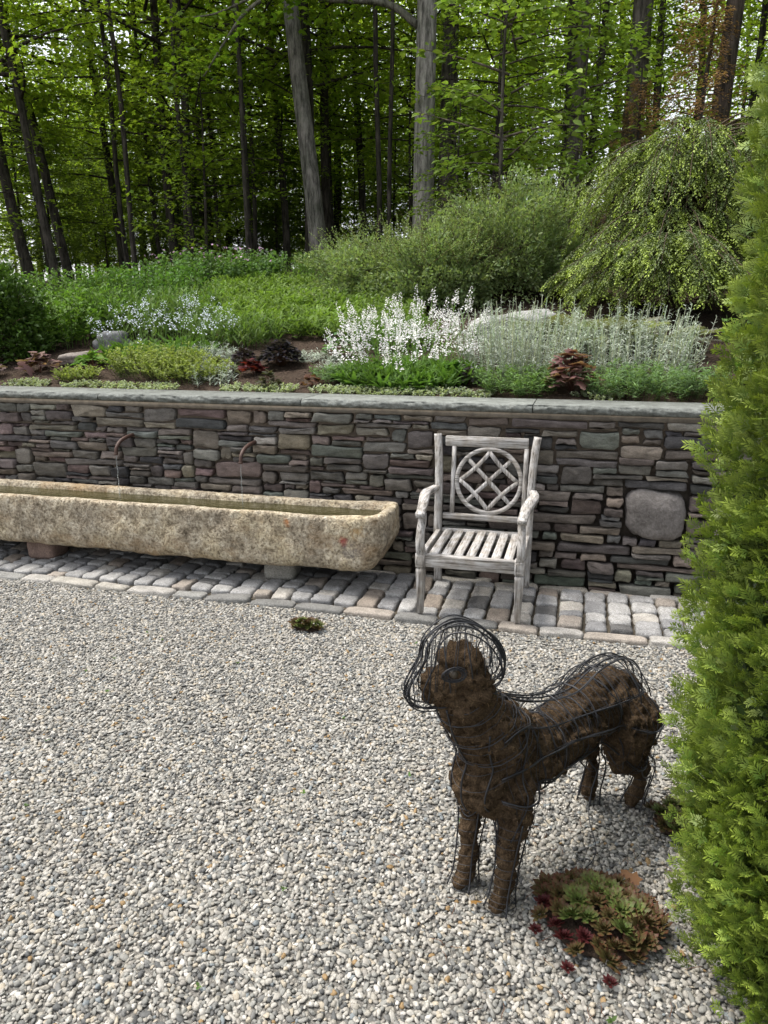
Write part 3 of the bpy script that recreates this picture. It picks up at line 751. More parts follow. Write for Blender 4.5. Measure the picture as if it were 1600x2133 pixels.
# loose fibres standing off the moss
n_ = 16000; ix = rng.integers(0, len(V), n_)
P = V[ix] - Nn[ix] * .002; D = nrm(nrm(rng.normal(size=(n_, 3))) * .9 + Nn[ix] * .75); L_ = rng.uniform(.006, .018, n_)
g = G(); T = (np.array([(-.04, 0, 0), (.04, 0, 0), (0, 1, 0)]), np.array([(0, 1, 2)]))
scatter(g, T, P, D, L_, vary(rng, (.15, .11, .07), n_, .6), roll=rng.uniform(0, 6.28, n_))
g.build('moss_fibre', M['moss'], DOG, kind='stuff')

# ---- the wire frame
wires = G(); thin = G()
def wob(P, a):
    P = np.asarray(P, float); k = len(P); ph = rng.uniform(0, 6.28, (3,))
    u = np.linspace(0, 1, k)[:, None]
    return P + a * np.sin(u * rng.uniform(5, 11) + ph[None]) * .7
def on_surface(c, axis, rmax, a0=0, a1=2 * math.pi, n=28, off=.004, shift=0):
    """points where rays from outside towards c meet the body, in the plane normal to axis"""
    axis = Vector(axis).normalized(); u = axis.orthogonal().normalized(); u = Vector((0, 0, 1)) - axis * axis.z
    u = u.normalized() if u.length > .1 else Vector((1, 0, 0)); w_ = axis.cross(u); out = []; last = rmax * .6
    for a in np.linspace(a0, a1, n):
        d = u * math.cos(a) + w_ * math.sin(a); o_ = Vector(c) + d * rmax + axis * shift * (a - a0) / max(1e-6, a1 - a0)
        hit = bvh.ray_cast(o_, -d, rmax)
        if hit[0] is not None: q = hit[0] + d * (off + rng.uniform(0, .004)); last = (q - Vector(c)).dot(d)
        else: q = Vector(c) + axis * shift * (a - a0) / max(1e-6, a1 - a0) + d * last
        out.append(q)
    return out
def wire(P, r=.0024, seg=5, g=None): tube(g if g is not None else wires, smooth_path(P, 3), r, seg)
for fx in (-.30, -.16, -.02, .10, .20, .30): wire(on_surface((fx, 0, .40), (1, 0, rng.uniform(-.25, .25)), .22, 0, 2 * math.pi, 30, .004), .0020)
for k in range(30):
    fx = -.33 + .023 * k; wire(on_surface((fx, 0, .41), (1, 0, rng.uniform(-.3, .3)), .22, 0, 2 * math.pi, 30, .004), .0009, 4, thin)
for c_, ax in (((.33, 0, .50), (.5, 0, 1)), ((.36, -.005, .56), (.45, 0, 1)), ((.39, -.012, .62), (.35, 0, 1))): wire(on_surface(c_, ax, .2, 0, 6.2832, 26, .004), .0015)
for k in range(8):
    u = k / 7; wire(on_surface((.28 + .13 * u, -.02 * u, .46 + .20 * u), (.5, 0, 1), .22, 0, 6.2832, 24, .003), .0009, 4, thin)
# ropes running lengthwise along the flanks
for a in (-2.2, -1.5, -.8, .8, 1.5, 2.2):
    L1 = []
    for fx in np.linspace(-.36, .36, 16):
        q = on_surface((fx, 0, .41), (1, 0, 0), .24, a + .25 * math.sin(fx * 6), a + .25 * math.sin(fx * 6) + .001, 1, .008)[0]; L1.append(q)
    wire(L1, .0026)
    for kk in range(2): wire(wob(L1, .010), .0010, 4, thin)
# chest and shoulder lines seen from the front
for y0, y1 in ((-.07, -.05), (.0, .0), (.075, .055)):
    L1 = []
    for z in np.linspace(.64, .24, 12):
        o_ = Vector((.75, y0 + (y1 - y0) * (.64 - z) / .4, z)); h = bvh.ray_cast(o_, Vector((-1, 0, 0)), .6)
        if h[0] is not None: L1.append(h[0] + Vector((.006, 0, 0)))
    if len(L1) > 3: wire(L1, .0026)
# legs: four uprights each and a spiral of thin wire
def legwire(path, rad, turns, uprights=4, rw=.0024):
    Pp = smooth_path(path, 6); T = nrm(np.gradient(Pp, axis=0)); u = nrm(np.cross(T, (0, 1., 0))); w_ = np.cross(T, u); m_ = len(Pp)
    rr = np.interp(np.linspace(0, 1, m_), np.linspace(0, 1, len(rad)), rad)
    for q in range(uprights):
        a = 6.283 * q / uprights + .5; L1 = Pp + rr[:, None] * (u * math.cos(a) + w_ * math.sin(a))
        tube(wires, wob(L1, .003), rw, 5)
    kk = turns * 14; s_ = np.linspace(0, m_ - 1.001, kk); i0 = s_.astype(int); fr_ = (s_ - i0)[:, None]
    Cn = Pp[i0] * (1 - fr_) + Pp[np.minimum(i0 + 1, m_ - 1)] * fr_; a = np.linspace(0, 6.283 * turns, kk)[:, None]
    tube(thin, wob(Cn + (rr[i0][:, None]) * (u[i0] * np.cos(a) + w_[i0] * np.sin(a)), .002), .0010, 4)
for s_, fx in ((-1, .322), (1, .307)): legwire([(.288, s_ * .075, .30), (.294, s_ * .072, .22), (fx - .008, s_ * .066, .12), (fx + .002, s_ * .062, .05), (fx + .012, s_ * .062, .004)], [.056, .044, .036, .038, .048], 11)
legwire([(-.25, .08, .28), (-.30, .076, .20), (-.392, .064, .142), (-.385, .058, .07), (-.355, .054, .004)], [.080, .056, .037, .036, .046], 8)
legwire([(-.23, -.074, .27), (-.255, -.066, .19), (-.290, -.058, .13), (-.272, -.055, .06), (-.258, -.054, .004)], [.066, .044, .034, .034, .042], 8, 5, .0028)
# back line of the original, fuller dog: from the nape over the saddle and the rump
for dy in (-.018, 0, .018):
    bp = smooth_path([(.37, -.02 + dy, .655), (.30, dy, .625), (.20, dy, .575), (.08, dy, .535), (-.03, dy * 1.5, .525), (-.12, dy * 1.6, .555), (-.21, dy * 1.6, .565), (-.30, dy * 1.5, .545), (-.375, dy * 1.4, .48), (-.40, dy * 1.3, .40), (-.395, dy * 1.2, .33)], 5)
    tube(wires, wob(bp, .004), .0026, 5); tube(thin, wob(bp, .010), .0012, 4)
for fx, top, wd in ((.16, .555, .10), (.06, .530, .105), (-.04, .527, .105), (-.14, .558, .112), (-.24, .560, .115), (-.32, .530, .10)):
    hp = [(fx, math.sin(a) * wd, .43 + (top - .43) * math.cos(a)) for a in np.linspace(-1.45, 1.45, 15)]
    tube(wires, wob(hp, .004), .0022, 5)
for k in range(26):                                  # netting on the saddle and rump
    fx = -.36 + .021 * k; top = np.interp(fx, [-.40, -.30, -.21, -.12, -.03, .08, .2], [.42, .545, .565, .555, .525, .535, .575]) - .003; wd = .108
    hp = [(fx + .012 * math.sin(a * 3), math.sin(a) * wd, .43 + (top - .43) * math.cos(a)) for a in np.linspace(-1.3, 1.3, 12)]
    tube(thin, wob(hp, .005), .0009, 4)
# head cage: profile loops at several widths, hoops across, a coil round the eye
prof = [(.128, -.060), (.112, -.020), (.088, .024), (.080, .070), (.045, .108), (0, .124), (-.05, .108), (-.095, .072), (-.124, .020), (-.124, -.030), (-.085, -.058), (-.03, -.082), (.03, -.108), (.085, -.108), (.118, -.088)]
for b, s_ in ((0, 1.0), (.024, .97), (-.024, .97), (.044, .86), (-.044, .86)):
    P = [hd(a * s_ * (1 if a < 0 or abs(b) < .03 else .8), b * (1 if a < .03 else .7), c_ * s_ + .003) for a, c_ in prof]
    for kk in range(2 if abs(b) < .03 else 1): tube(wires, wob(smooth_path(P, 4, True), .006 * (kk + .5)), .0022 - .0004 * kk, 5)
for a, wd, hi, lo in ((.105, .032, -.012, -.098), (.07, .044, .075, -.100), (.03, .056, .112, -.09), (-.02, .062, .116, -.07), (-.07, .060, .09, -.05), (-.11, .045, .045, -.03)):
    P = [hd(a + .006 * math.sin(q * 2), wd * math.sin(q), (hi + lo) / 2 + (hi - lo) / 2 * math.cos(q)) for q in np.linspace(0, 6.2832, 22)]
    tube(wires, wob(P, .008), .0018, 5)
for k in range(16):
    a = .12 - .0155 * k; hi = np.interp(a, [-.12, -.09, 0, .05, .08, .12], [.03, .075, .122, .105, .07, -.02]); lo = np.interp(a, [-.12, -.03, .03, .12], [-.03, -.08, -.105, -.085]); wd = np.interp(a, [-.12, -.05, .03, .08, .12], [.04, .062, .058, .042, .028])
    P = [hd(a + .01 * math.sin(q), wd * math.sin(q), (hi + lo) / 2 + (hi - lo) / 2 * math.cos(q)) for q in np.linspace(0, 6.2832, 18)]
    tube(thin, wob(P, .010), .0010, 4)
P = [hd(.118 + .006 * math.cos(q), .018 * math.sin(q), -.068 + .016 * math.cos(q)) for q in np.linspace(0, 18.8, 40)]; tube(wires, wob(P, .003), .0016, 4)
for k in range(5):
    P = [hd(.020 + (.020 + .003 * k) * math.cos(q), .066 + .002 * math.sin(q * 2), .012 + (.011 + .0025 * k) * math.sin(q)) for q in np.linspace(0, 6.4, 22)]; tube(wires, wob(P, .002), .0013, 4)
# loose ends along the ground
for pts in ([(.10, .10, .02), (.02, .13, .008), (-.05, .12, .03), (-.16, .02, .022), (-.26, -.05, .03)], [(-.25, -.05, .04), (-.31, .0, .035), (-.36, .05, .03)]): tube(wires, smooth_path(pts, 6), .0016, 4)
wires.build('wire_frame', M['wire'], DOG, smooth=True)
thin.build('fine_wire', M['wire'], DOG)
bm = bmesh.new(); blob(bm, hd(.020, .061, .012), .0105, 3); g = G(); addbm(g, bm); g.build('eye', plain('eye_stone', (.045, .036, .026), .5, 90, .3, .001, .3), DOG, smooth=True)
# ------------------------------------------------------------------ houseleeks on the gravel
rng = np.random.default_rng(31); random.seed(31)
TS = (np.array([(0, 0, 0), (-.20, .30, .02), (.20, .30, .02), (-.24, .66, .05), (.24, .66, .05), (0, 1, .16), (0, .45, .10)]),
      np.array([(0, 2, 6), (0, 6, 1), (2, 4, 6), (1, 6, 3), (6, 4, 5), (6, 5, 3)]))
def rosette(r, col, tipc, n=30, open_=1.0):
    k = np.arange(n); az = k * 2.39996; u = k / (n - 1)          # outer leaves first
    el = (.05 + 1.15 * u ** 1.1) * (1.1 - .25 * open_)
    L_ = r * (1.0 - .62 * u) * rng.uniform(.9, 1.1, n)
    D = np.stack([np.cos(az) * np.cos(el), np.sin(az) * np.cos(el), np.sin(el)], 1)
    P = D * np.array((.10, .10, .0)) * r + np.array((0, 0, .10 * r)) * u[:, None] + np.array((0, 0, .15 * r))
    g = G(); c = vary(rng, col, n, .2) * (1 - .25 * u[:, None])
    scatter(g, TS, P, D, L_, c, tip=np.broadcast_to(np.asarray(tipc), (n, 3)) * rng.uniform(.7, 1.2, (n, 1)), te=4.0)
    return g.mesh('rosette', M['succulent'])
GREEN = [rosette(.034, (.110, .155, .040), (.060, .020, .016), 32) for _ in range(4)]
MIX_ = [rosette(.029, (.080, .072, .026), (.070, .014, .012), 30, .7) for _ in range(4)]
RED = [rosette(.024, (.060, .013, .013), (.045, .008, .010), 30, .4) for _ in range(3)]
def leek(label, cx, cy, rx, ry, n, kinds, hi=.05, mind=.036):
    th_ = thing('houseleek', label, 'succulent', (cx, cy, 0), group='houseleek mats in the gravel'); pts = []
    tries = 0
    while len(pts) < n and tries < 6000:
        tries += 1; a = random.uniform(0, 6.283); q = math.sqrt(random.random()) * .98; x, y = q * math.cos(a), q * math.sin(a)
        if all((x * rx - u) ** 2 + (y * ry - v) ** 2 > mind ** 2 for u, v, _ in pts): pts.append((x * rx, y * ry, q))
    for x, y, q in pts:
        left = -.55 * x / rx - .5 * y / ry
        ml = random.choice(GREEN if q < .62 and random.random() < .75 else (RED if left + random.gauss(0, .3) > .62 else MIX_)) if kinds == 'mix' else random.choice(GREEN + MIX_)
        o_ = link('rosette', ml, th_); z = hi * (1 - q * q) * .8 + .012
        o_.location = (x, y, z); s_ = random.uniform(1.0, 1.5); o_.scale = (s_,) * 3
        o_.rotation_euler = (-y / ry * .35 + random.gauss(0, .15), x / rx * .35 + random.gauss(0, .15), random.uniform(0, 6.28))
    bm = bmesh.new(); bmesh.ops.create_icosphere(bm, subdivisions=3, radius=1)
    for v in bm.verts: v.co = Vector((v.co.x * rx * .86, v.co.y * ry * .86, max(-.01, v.co.z * hi * .6))) * (1 + .08 * noise.noise(v.co * 3))
    g = G(); addbm(g, bm, (.05, .03, .02)); g.build('root_mat', M['soil'], th_, smooth=True)
    return th_
leek('large mat of green and dark red houseleek rosettes on the gravel by the clipped conifer', .362, -2.475, .165, .145, 64, 'mix', .042, .034)
leek('small brownish houseleek mat on the gravel in front of the paved strip', -1.10, -.84, .085, .045, 12, 'x', .03, .026)
leek('half hidden houseleek tucked beneath the skirt of the clipped conifer', .60, -1.99, .06, .085, 9, 'x', .04, .030)
for x, y, lab in ((.285, -2.66, 'tiny dark red houseleek rosette just in front of the large mat'), (.385, -2.675, 'tiny dark red houseleek rosette standing farthest from the large mat'), (.20, -2.56, 'tiny dark red houseleek rosette at the dog side of the large mat')):
    o_ = tag(link('houseleek_offset', random.choice(RED)), lab, 'succulent', 'stray houseleek rosettes'); o_.location = (x, y, .008); o_.scale = (.85,) * 3
# a dead oak leaf and some twigs
g = G(); T = T_maple(.8); scatter(g, T, np.array([(.475, -2.345, .030)]), np.array([(-.8, .5, .25)]), [.062], [(.20, .105, .055)], roll=np.array([.5]))
tag(g.build('fallen_leaf', M['leaf']), 'dry tan fallen leaf caught in the houseleek mat', 'leaf')
g = G(); scatter(g, T, np.array([(.02, -2.52, .022)]), np.array([(.9, .2, .1)]), [.035], [(.30, .17, .06)], roll=np.array([.4]))
tag(g.build('fallen_leaf', M['leaf']), 'small yellow brown fallen leaf by the front paw of the dog sculpture', 'leaf')
g = G()
for k in range(150):
    x = rng.uniform(-2.6, .9); y = rng.uniform(-3.1, -.75)
    if k > 60: x = rng.normal(.32, .22); y = rng.normal(-2.3, .28)
    a = rng.uniform(0, 6.28); l_ = rng.uniform(.010, .045); z = .012
    P = [(x + l_ * (q - .5) * math.cos(a) + .003 * math.sin(q * 5 + k), y + l_ * (q - .5) * math.sin(a), z + .002 * math.sin(q * 3 + k)) for q in np.linspace(0, 1, 4)]
    tube(g, P, .0008, 4, (.11, .05, .028))
twm = plain('dry_twig', (.12, .058, .032), .9, 60, .4)
g.build('twig_litter', twm, kind='stuff')
# tiny weeds in the gravel
g = G(); TW = T_oval(.55)
for k in range(26):
    x = rng.uniform(-2.6, .5); y = rng.uniform(-3.1, -.8); n = rng.integers(4, 8); a = rng.uniform(0, 6.28, n)
    scatter(g, TW, np.repeat([[x, y, .008]], n, 0), np.stack([np.cos(a), np.sin(a), rng.uniform(.3, 1.1, n)], 1), rng.uniform(.008, .018, n), vary(rng, (.10, .17, .05), n))
g.build('gravel_weeds', M['leaf'], kind='stuff')

# ------------------------------------------------------------------ clipped arborvitae at the right
rng = np.random.default_rng(41)
AX, AY = 1.10, -2.50
arb = thing('arborvitae_tree', 'bright green clipped arborvitae with dense feathery sprays beside the gravel', 'tree', (AX, AY, 0))
def arad(z):
    return np.interp(z, [0, .10, .38, .75, 1.25, 1.7, 2.05, 2.25, 2.7, 3.05, 3.25], [.46, .535, .575, .595, .595, .585, .56, .51, .36, .18, .02])
# a spray: flat fan, a midrib with forked branchlets
def spray_template(seed):
    r_ = np.random.default_rng(seed); V = []; F = []
    def blade(A, d, l_, wd, zc):
        d = np.array(d) / np.linalg.norm(d); q = np.array((-d[1], d[0])); i = len(V); A = np.array(A); B = A + d * l_ * .6; C_ = A + d * l_
        for p_ in (A, B - q * wd / 2, C_, B + q * wd / 2): V.append((p_[0], p_[1], zc * p_[1] ** 2))
        F.extend([(i, i + 1, i + 2), (i, i + 2, i + 3)])
    zc = r_.uniform(-.25, .25)
    blade((0, 0), (0, 1), 1.0, .06, zc)
    for k in range(5):
        y = .12 + .16 * k
        for s_ in (1, -1):
            yy = y + r_.uniform(-.03, .03); l_ = (.50 - .34 * abs(y - .32)) * r_.uniform(.8, 1.15); an = r_.uniform(.55, .8)
            d = (s_ * math.sin(an), math.cos(an)); blade((0, yy), d, l_, .085, zc)
            if l_ > .36 and k < 3:
                for q, s2 in ((.45, 1),):
                    a2 = an + s2 * .55; blade((d[0] * l_ * q, yy + d[1] * l_ * q), (s_ * math.sin(a2), math.cos(a2)), l_ * .5, .08, zc)
    return np.array(V), np.array(F)
TSP = [spray_template(k) for k in range(5)]
g = G(); NS = 28000
# plumes: sprays are gathered in upright tufts so that the surface has lumps and clefts
npl = 1150; pz = rng.uniform(0.0, 1, npl); pz = .04 + 3.05 * pz ** 1.25; pa = np.where(rng.random(npl) < .8, rng.normal(3.75, .95, npl), rng.uniform(0, 6.283, npl))
pr = arad(pz) * (1 + rng.normal(0, .03, npl)) + rng.uniform(-.055, .008, npl)
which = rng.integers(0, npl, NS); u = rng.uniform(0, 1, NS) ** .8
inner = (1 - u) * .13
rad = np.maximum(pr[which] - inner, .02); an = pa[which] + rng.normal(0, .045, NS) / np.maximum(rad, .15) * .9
zz = np.maximum(pz[which] + rng.normal(0, .035, NS) + .05 * (u - .5), .02)
P = np.stack([rad * np.cos(an), rad * np.sin(an), zz], 1)
out_ = np.stack([np.cos(an), np.sin(an), 0 * an], 1)
D = nrm(out_ * rng.uniform(.55, 1.0, (NS, 1)) + np.array((0, 0, 1)) * rng.uniform(.15, .95, (NS, 1)) + rng.normal(0, .20, (NS, 3)))
S = rng.uniform(.030, .049, NS)
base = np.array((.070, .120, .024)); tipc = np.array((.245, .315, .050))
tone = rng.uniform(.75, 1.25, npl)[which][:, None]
C = base[None] * (.55 + .6 * u[:, None]) * tone * (1 + rng.uniform(-.15, .15, (NS, 3)))  # inner sprays coloured darker: shade of the clefts painted in
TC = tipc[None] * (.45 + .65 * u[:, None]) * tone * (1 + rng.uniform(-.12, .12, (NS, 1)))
roll = np.where(rng.random(NS) < .6, 1.5708, 0) + rng.normal(0, .6, NS)
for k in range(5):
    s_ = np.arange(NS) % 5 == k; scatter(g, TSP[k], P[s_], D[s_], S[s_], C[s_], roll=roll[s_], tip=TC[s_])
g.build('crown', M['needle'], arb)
# inner leaves, coloured dark as crown shade, close the view into the crown
g = G(); 
tube(g, [(0, 0, -.02), (.01, 0, 1.0), (0, .01, 2.2), (0, 0, 3.0)], [.06, .045, .03, .01], 9, (.13, .085, .06)); g.build('trunk', M['bark'], arb)
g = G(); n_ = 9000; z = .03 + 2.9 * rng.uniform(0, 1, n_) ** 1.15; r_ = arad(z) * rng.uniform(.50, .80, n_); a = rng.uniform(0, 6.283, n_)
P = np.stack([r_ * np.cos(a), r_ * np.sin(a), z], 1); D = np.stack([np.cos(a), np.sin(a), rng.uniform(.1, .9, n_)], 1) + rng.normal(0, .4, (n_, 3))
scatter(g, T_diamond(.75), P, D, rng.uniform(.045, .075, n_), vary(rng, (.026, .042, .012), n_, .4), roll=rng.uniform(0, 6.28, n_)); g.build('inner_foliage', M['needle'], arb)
# ------------------------------------------------------------------ planting on the bank
rng = np.random.default_rng(51); random.seed(51)
T_stalk = (np.array([(-.008, 0, 0), (.008, 0, 0), (.005, 1, 0), (-.005, 1, 0)]), np.array([(0, 1, 2), (0, 2, 3)]))
def bases(n, cx, cy, rx, ry, p=.5):
    a = rng.uniform(0, 6.283, n); q = rng.uniform(0, 1, n) ** p
    x = cx + rx * q * np.cos(a); y = cy + ry * q * np.sin(a)
    return np.stack([x, y, terrain(x, y) - .01], 1), np.stack([q * np.cos(a), q * np.sin(a), 0 * a], 1)
def shoots(n, cx, cy, rx, ry, h, lean=.25, jit=.12, p=.5):
    P, O = bases(n, cx, cy, rx, ry, p)
    D = nrm(O * lean + np.array((0, 0, 1)) + rng.normal(0, jit, (n, 3)))
    return P, D, h * rng.uniform(.7, 1.12, n)
def leaves_on(g, T, P, D, H, m, t0, t1, size, col, el=(.2, .9), tip=None, amt=.22, shrink=.4, hue=.06):
    n = len(P); t_ = rng.uniform(t0, t1, (n, m)); a = rng.uniform(0, 6.283, (n, m)); e = rng.uniform(*el, (n, m))
    Q = (P[:, None] + D[:, None] * (H[:, None] * t_)[..., None]).reshape(-1, 3)
    L = np.stack([np.cos(a) * np.cos(e), np.sin(a) * np.cos(e), np.sin(e)], -1).reshape(-1, 3)
    S = (size * (1 - shrink * t_) * rng.uniform(.7, 1.2, (n, m))).ravel()
    C = vary(rng, col, n * m, amt, hue)
    tp = None if tip is None else np.broadcast_to(np.asarray(tip, float), (n * m, 3)) * rng.uniform(.8, 1.2, (n * m, 1))
    scatter(g, T, Q, L, S, C, roll=rng.normal(0, .4, n * m), tip=tp)
def stalks(g, P, D, H, col): scatter(g, T_stalk, P, D, H, vary(rng, col, len(P), .2), roll=rng.uniform(0, 6.28, len(P)))
def origin(o, cx, cy): o.location = (cx, cy, float(terrain(cx, cy)))
def child_at(g, name, mat, th_, **kw):
    o = g.build(name, mat, th_, **kw); o.location = tuple(-q for q in th_.location); return o
def plant(name, label, cat, cx, cy, group=None): 
    return thing(name, label, cat, (cx, cy, float(terrain(cx, cy))), group=group)
LAN, LANW, OV, DIA, MAP = T_lance(.16), T_lance(.26), T_oval(.62), T_diamond(.55), T_maple()
def bushy(name, label, cat, cx, cy, rx, ry, h, n, m, T, size, col, stem=(.08, .12, .04), group=None, lean=.3, tip=None, t0=.15, el=(.2, .9), mat='leaf', amt=.22, shrink=.4):
    th_ = plant(name, label, cat, cx, cy, group); P, D, H = shoots(n, cx, cy, rx, ry, h, lean)
    g = G(); leaves_on(g, T, P, D, H, m, t0, 1, size, col, el, tip, amt, shrink); child_at(g, 'foliage', M[mat], th_)
    g = G(); stalks(g, P, D, H, stem); child_at(g, 'stems', M['leaf'], th_); return th_
# mulch chips
g = G(); n = 11000; x = rng.uniform(-4.9, 2.0, n); y = .43 + rng.uniform(0, 1, n) ** 1.5 * 2.2
P = np.stack([x, y, terrain(x, y) + rng.uniform(0, .012, n)], 1); a = rng.uniform(0, 6.28, n)
scatter(g, T_diamond(.35, .03, .02), P, np.stack([np.cos(a), np.sin(a), rng.normal(0, .25, n)], 1), rng.uniform(.010, .035, n), vary(rng, (.075, .052, .038), n, .6, .1), roll=rng.normal(0, .6, n))
g.build('mulch', M['soil'], kind='stuff')
# one material for chips that shows their own colours
mm, t, p, o = newmat('bark_chip'); t.links.new(attr(t).outputs['Color'], p.inputs['Base Color']); p.inputs['Roughness'].default_value = .95; p.inputs['Specular IOR Level'].default_value = .1
bpy.data.objects['mulch'].data.materials[0] = mm

# ---- bright ground cover sheet (past counting)
g = G(); n = 4300
x = rng.uniform(-4.3, -1.25, n); y = rng.uniform(2.15, 5.1, n); keep = (y > 2.25 + .5 * sstep(-2.9, -4.1, x) + .12 * np.sin(x * 7)) & (y < 4.9 + .2 * np.sin(3 * x)) & (x < -1.45 - .22 * (y - 2.2) + .3) | ((y > 2.2) & (x > -3) & (x < -1.7))
x, y = x[keep], y[keep]; n = len(x); P = np.stack([x, y, terrain(x, y) - .01], 1); D = nrm(np.array((0, 0, 1)) + rng.normal(0, .14, (n, 3))); H = rng.uniform(.13, .24, n)
leaves_on(g, LANW, P, D, H, 11, .25, 1.0, .088, (.115, .185, .040), (.15, 1.1), (.175, .26, .065), .2, .25)
g.build('ground_cover', M['leaf'], kind='stuff')
# ---- leafy perennials behind
for k, (cx, cy, rx, ry, h, col, lab) in enumerate([
        (-4.75, 2.15, .55, .45, .36, (.115, .205, .040), 'yellow green leafy perennial behind the rounded dark green shrub'),
        (-4.05, 2.6, .6, .45, .34, (.085, .165, .035), 'mid green leafy perennial behind the pale blue flower spikes'),
        (-5.6, 3.2, .8, .6, .42, (.10, .18, .04), 'tall leafy perennial at the edge of the wood behind the dark shrub'),
        (-4.9, 3.7, .7, .5, .38, (.080, .16, .04), 'broad green perennial drift at the foot of the dark trunks')]):
    bushy('leafy_perennial', lab, 'plant', cx, cy, rx, ry, h * 1.3, 300, 14, OV if k != 1 else LANW, .072, col, group='leafy perennials')
for cx, cy, rx, ry, lab in ((2.6, 1.6, .8, .7, 'leafy green perennial on the bank beyond the silver stems'), (3.6, 2.6, 1.0, .9, 'broad leafy perennial beyond the weeping hemlock'), (2.9, 4.2, 1.0, .8, 'leafy perennial on the slope behind the weeping hemlock'), (1.7, .95, .5, .35, 'leafy green perennial behind the far end of the coping')):
    bushy('leafy_perennial', lab, 'plant', cx, cy, rx, ry, .42, 220, 12, OV, .08, (.10, .18, .042), group='leafy perennials')
# ---- geraniums with pink flowers on the crest
th_ = bushy('pink_geranium', 'mounded green geranium with small pink flowers on the crest of the bank', 'plant', -4.55, 5.0, .85, .45, .48, 330, 14, T_maple(), .07, (.105, .185, .060))
g = G(); P, O = bases(70, -4.6, 4.9, .95, .45); P[:, 2] += rng.uniform(.34, .56, 70)
a = np.arange(5) * 1.2566; scatter(g, OV, np.zeros((5, 3)), np.stack([np.cos(a), np.sin(a), 0 * a + .4], 1), .020, vary(rng, (.62, .40, .60), 5, .1))
fm = g.mesh('flower', M['petal'])
for k in range(70): o = link('flower', fm, th_); o.location = P[k] - np.array(th_.location); o.rotation_euler = (random.gauss(.3, .4), random.gauss(0, .4), random.uniform(0, 6))
# a feathery green clump along the crest towards the trunks
bushy('crest_perennial', 'loose light green clump on the crest beside the pink geranium', 'plant', -3.3, 5.5, .9, .35, .42, 240, 16, LAN, .09, (.115, .20, .05))

# ---- white and pale blue flower spikes
FL = (np.array([(0, 0, 0), (-.5, .5, .2), (0, 1, .1), (.5, .5, .2), (.0, .5, -.05)]), np.array([(0, 3, 4), (3, 2, 4), (2, 1, 4), (1, 0, 4)]))
def spike_mesh(h, col, n=34, r=.019):
    g = G(); u = np.sort(rng.uniform(0, 1, n)); a = np.arange(n) * 2.4 + rng.normal(0, .3, n); rr = r * (1.1 - .75 * u) * rng.uniform(.6, 1.2, n)
    P = np.stack([rr * np.cos(a), rr * np.sin(a), h * u + rng.normal(0, .003, n)], 1); D = np.stack([np.cos(a), np.sin(a), .1 + .9 * u], 1) + rng.normal(0, .3, (n, 3))
    scatter(g, FL, P, D, .015 * (1.2 - .6 * u) * rng.uniform(.7, 1.2, n), vary(rng, col, n, .1, .03), roll=rng.uniform(-1, 1, n)); scatter(g, T_stalk, np.array([[0, 0, -.02]]), np.array([[0, 0, 1.]]), [h + .02], [(.15, .22, .08)])
    return g.mesh('flower_spike', M['petal'])
def spikes(th_, P, D, H, meshes):
    for p_, d_, h_ in zip(P, D, H):
        o = link('flower_spike', random.choice(meshes), th_); q = p_ + d_ * h_ - np.array(th_.location); o.location = q
        o.rotation_euler = Vector(d_).to_track_quat('Z', 'Y').to_euler(); o.scale = (1, 1, random.uniform(.75, 1.2))
wm = [spike_mesh(h, (.84, .83, .84), int(14 + 170 * h)) for h in (.08, .11, .14, .18)]; bmx = [spike_mesh(h, (.66, .72, .82), 13, .020) for h in (.04, .06, .08, .10)]
th_ = plant('white_flower_clump', 'large clump of white flower spikes leaning over green basal leaves', 'plant', -1.02, 1.1, 'spike flower clumps')
P, D, H = shoots(135, -1.02, 1.12, .44, .42, .34, .50, .10); H = H * (1.1 + .55 * (P[:, 1] - 1.1)) * rng.uniform(.65, 1.25, 135); spikes(th_, P, D, H, wm)
g = G(); stalks(g, P, D, H + .02, (.12, .2, .06)); leaves_on(g, LAN, P, D, H, 7, .1, .8, .06, (.10, .19, .045), (.3, 1.0)); child_at(g, 'stems', M['leaf'], th_)
P, D, H = shoots(420, -.98, .95, .50, .30, .14, .45, .2)
g = G(); leaves_on(g, T_lance(.2, .03, .3), P, D, H, 4, 0, .4, .14, (.098, .190, .038), (.5, 1.3), (.13, .23, .06)); child_at(g, 'foliage', M['leaf'], th_)
th_ = plant('blue_flower_clump', 'airy clump of pale blue flower spikes above the lime green mounds', 'plant', -3.35, 1.55, 'spike flower clumps')
P, D, H = shoots(95, -3.30, 1.55, .60, .40, .38, .25, .10); H = H * rng.uniform(.7, 1.15, 95); spikes(th_, P, D, H, bmx)
g = G(); stalks(g, P, D, H + .02, (.11, .17, .06)); leaves_on(g, LAN, P, D, H, 8, .05, .8, .05, (.10, .17, .055), (.3, 1.0)); child_at(g, 'stems', M['leaf'], th_)
P, D, H = shoots(90, -3.30, 1.5, .5, .3, .12, .4, .2); g = G(); leaves_on(g, T_lance(.3, .03, .25), P, D, H, 5, 0, .4, .15, (.085, .16, .035), (.4, 1.2)); child_at(g, 'foliage', M['leaf'], th_)

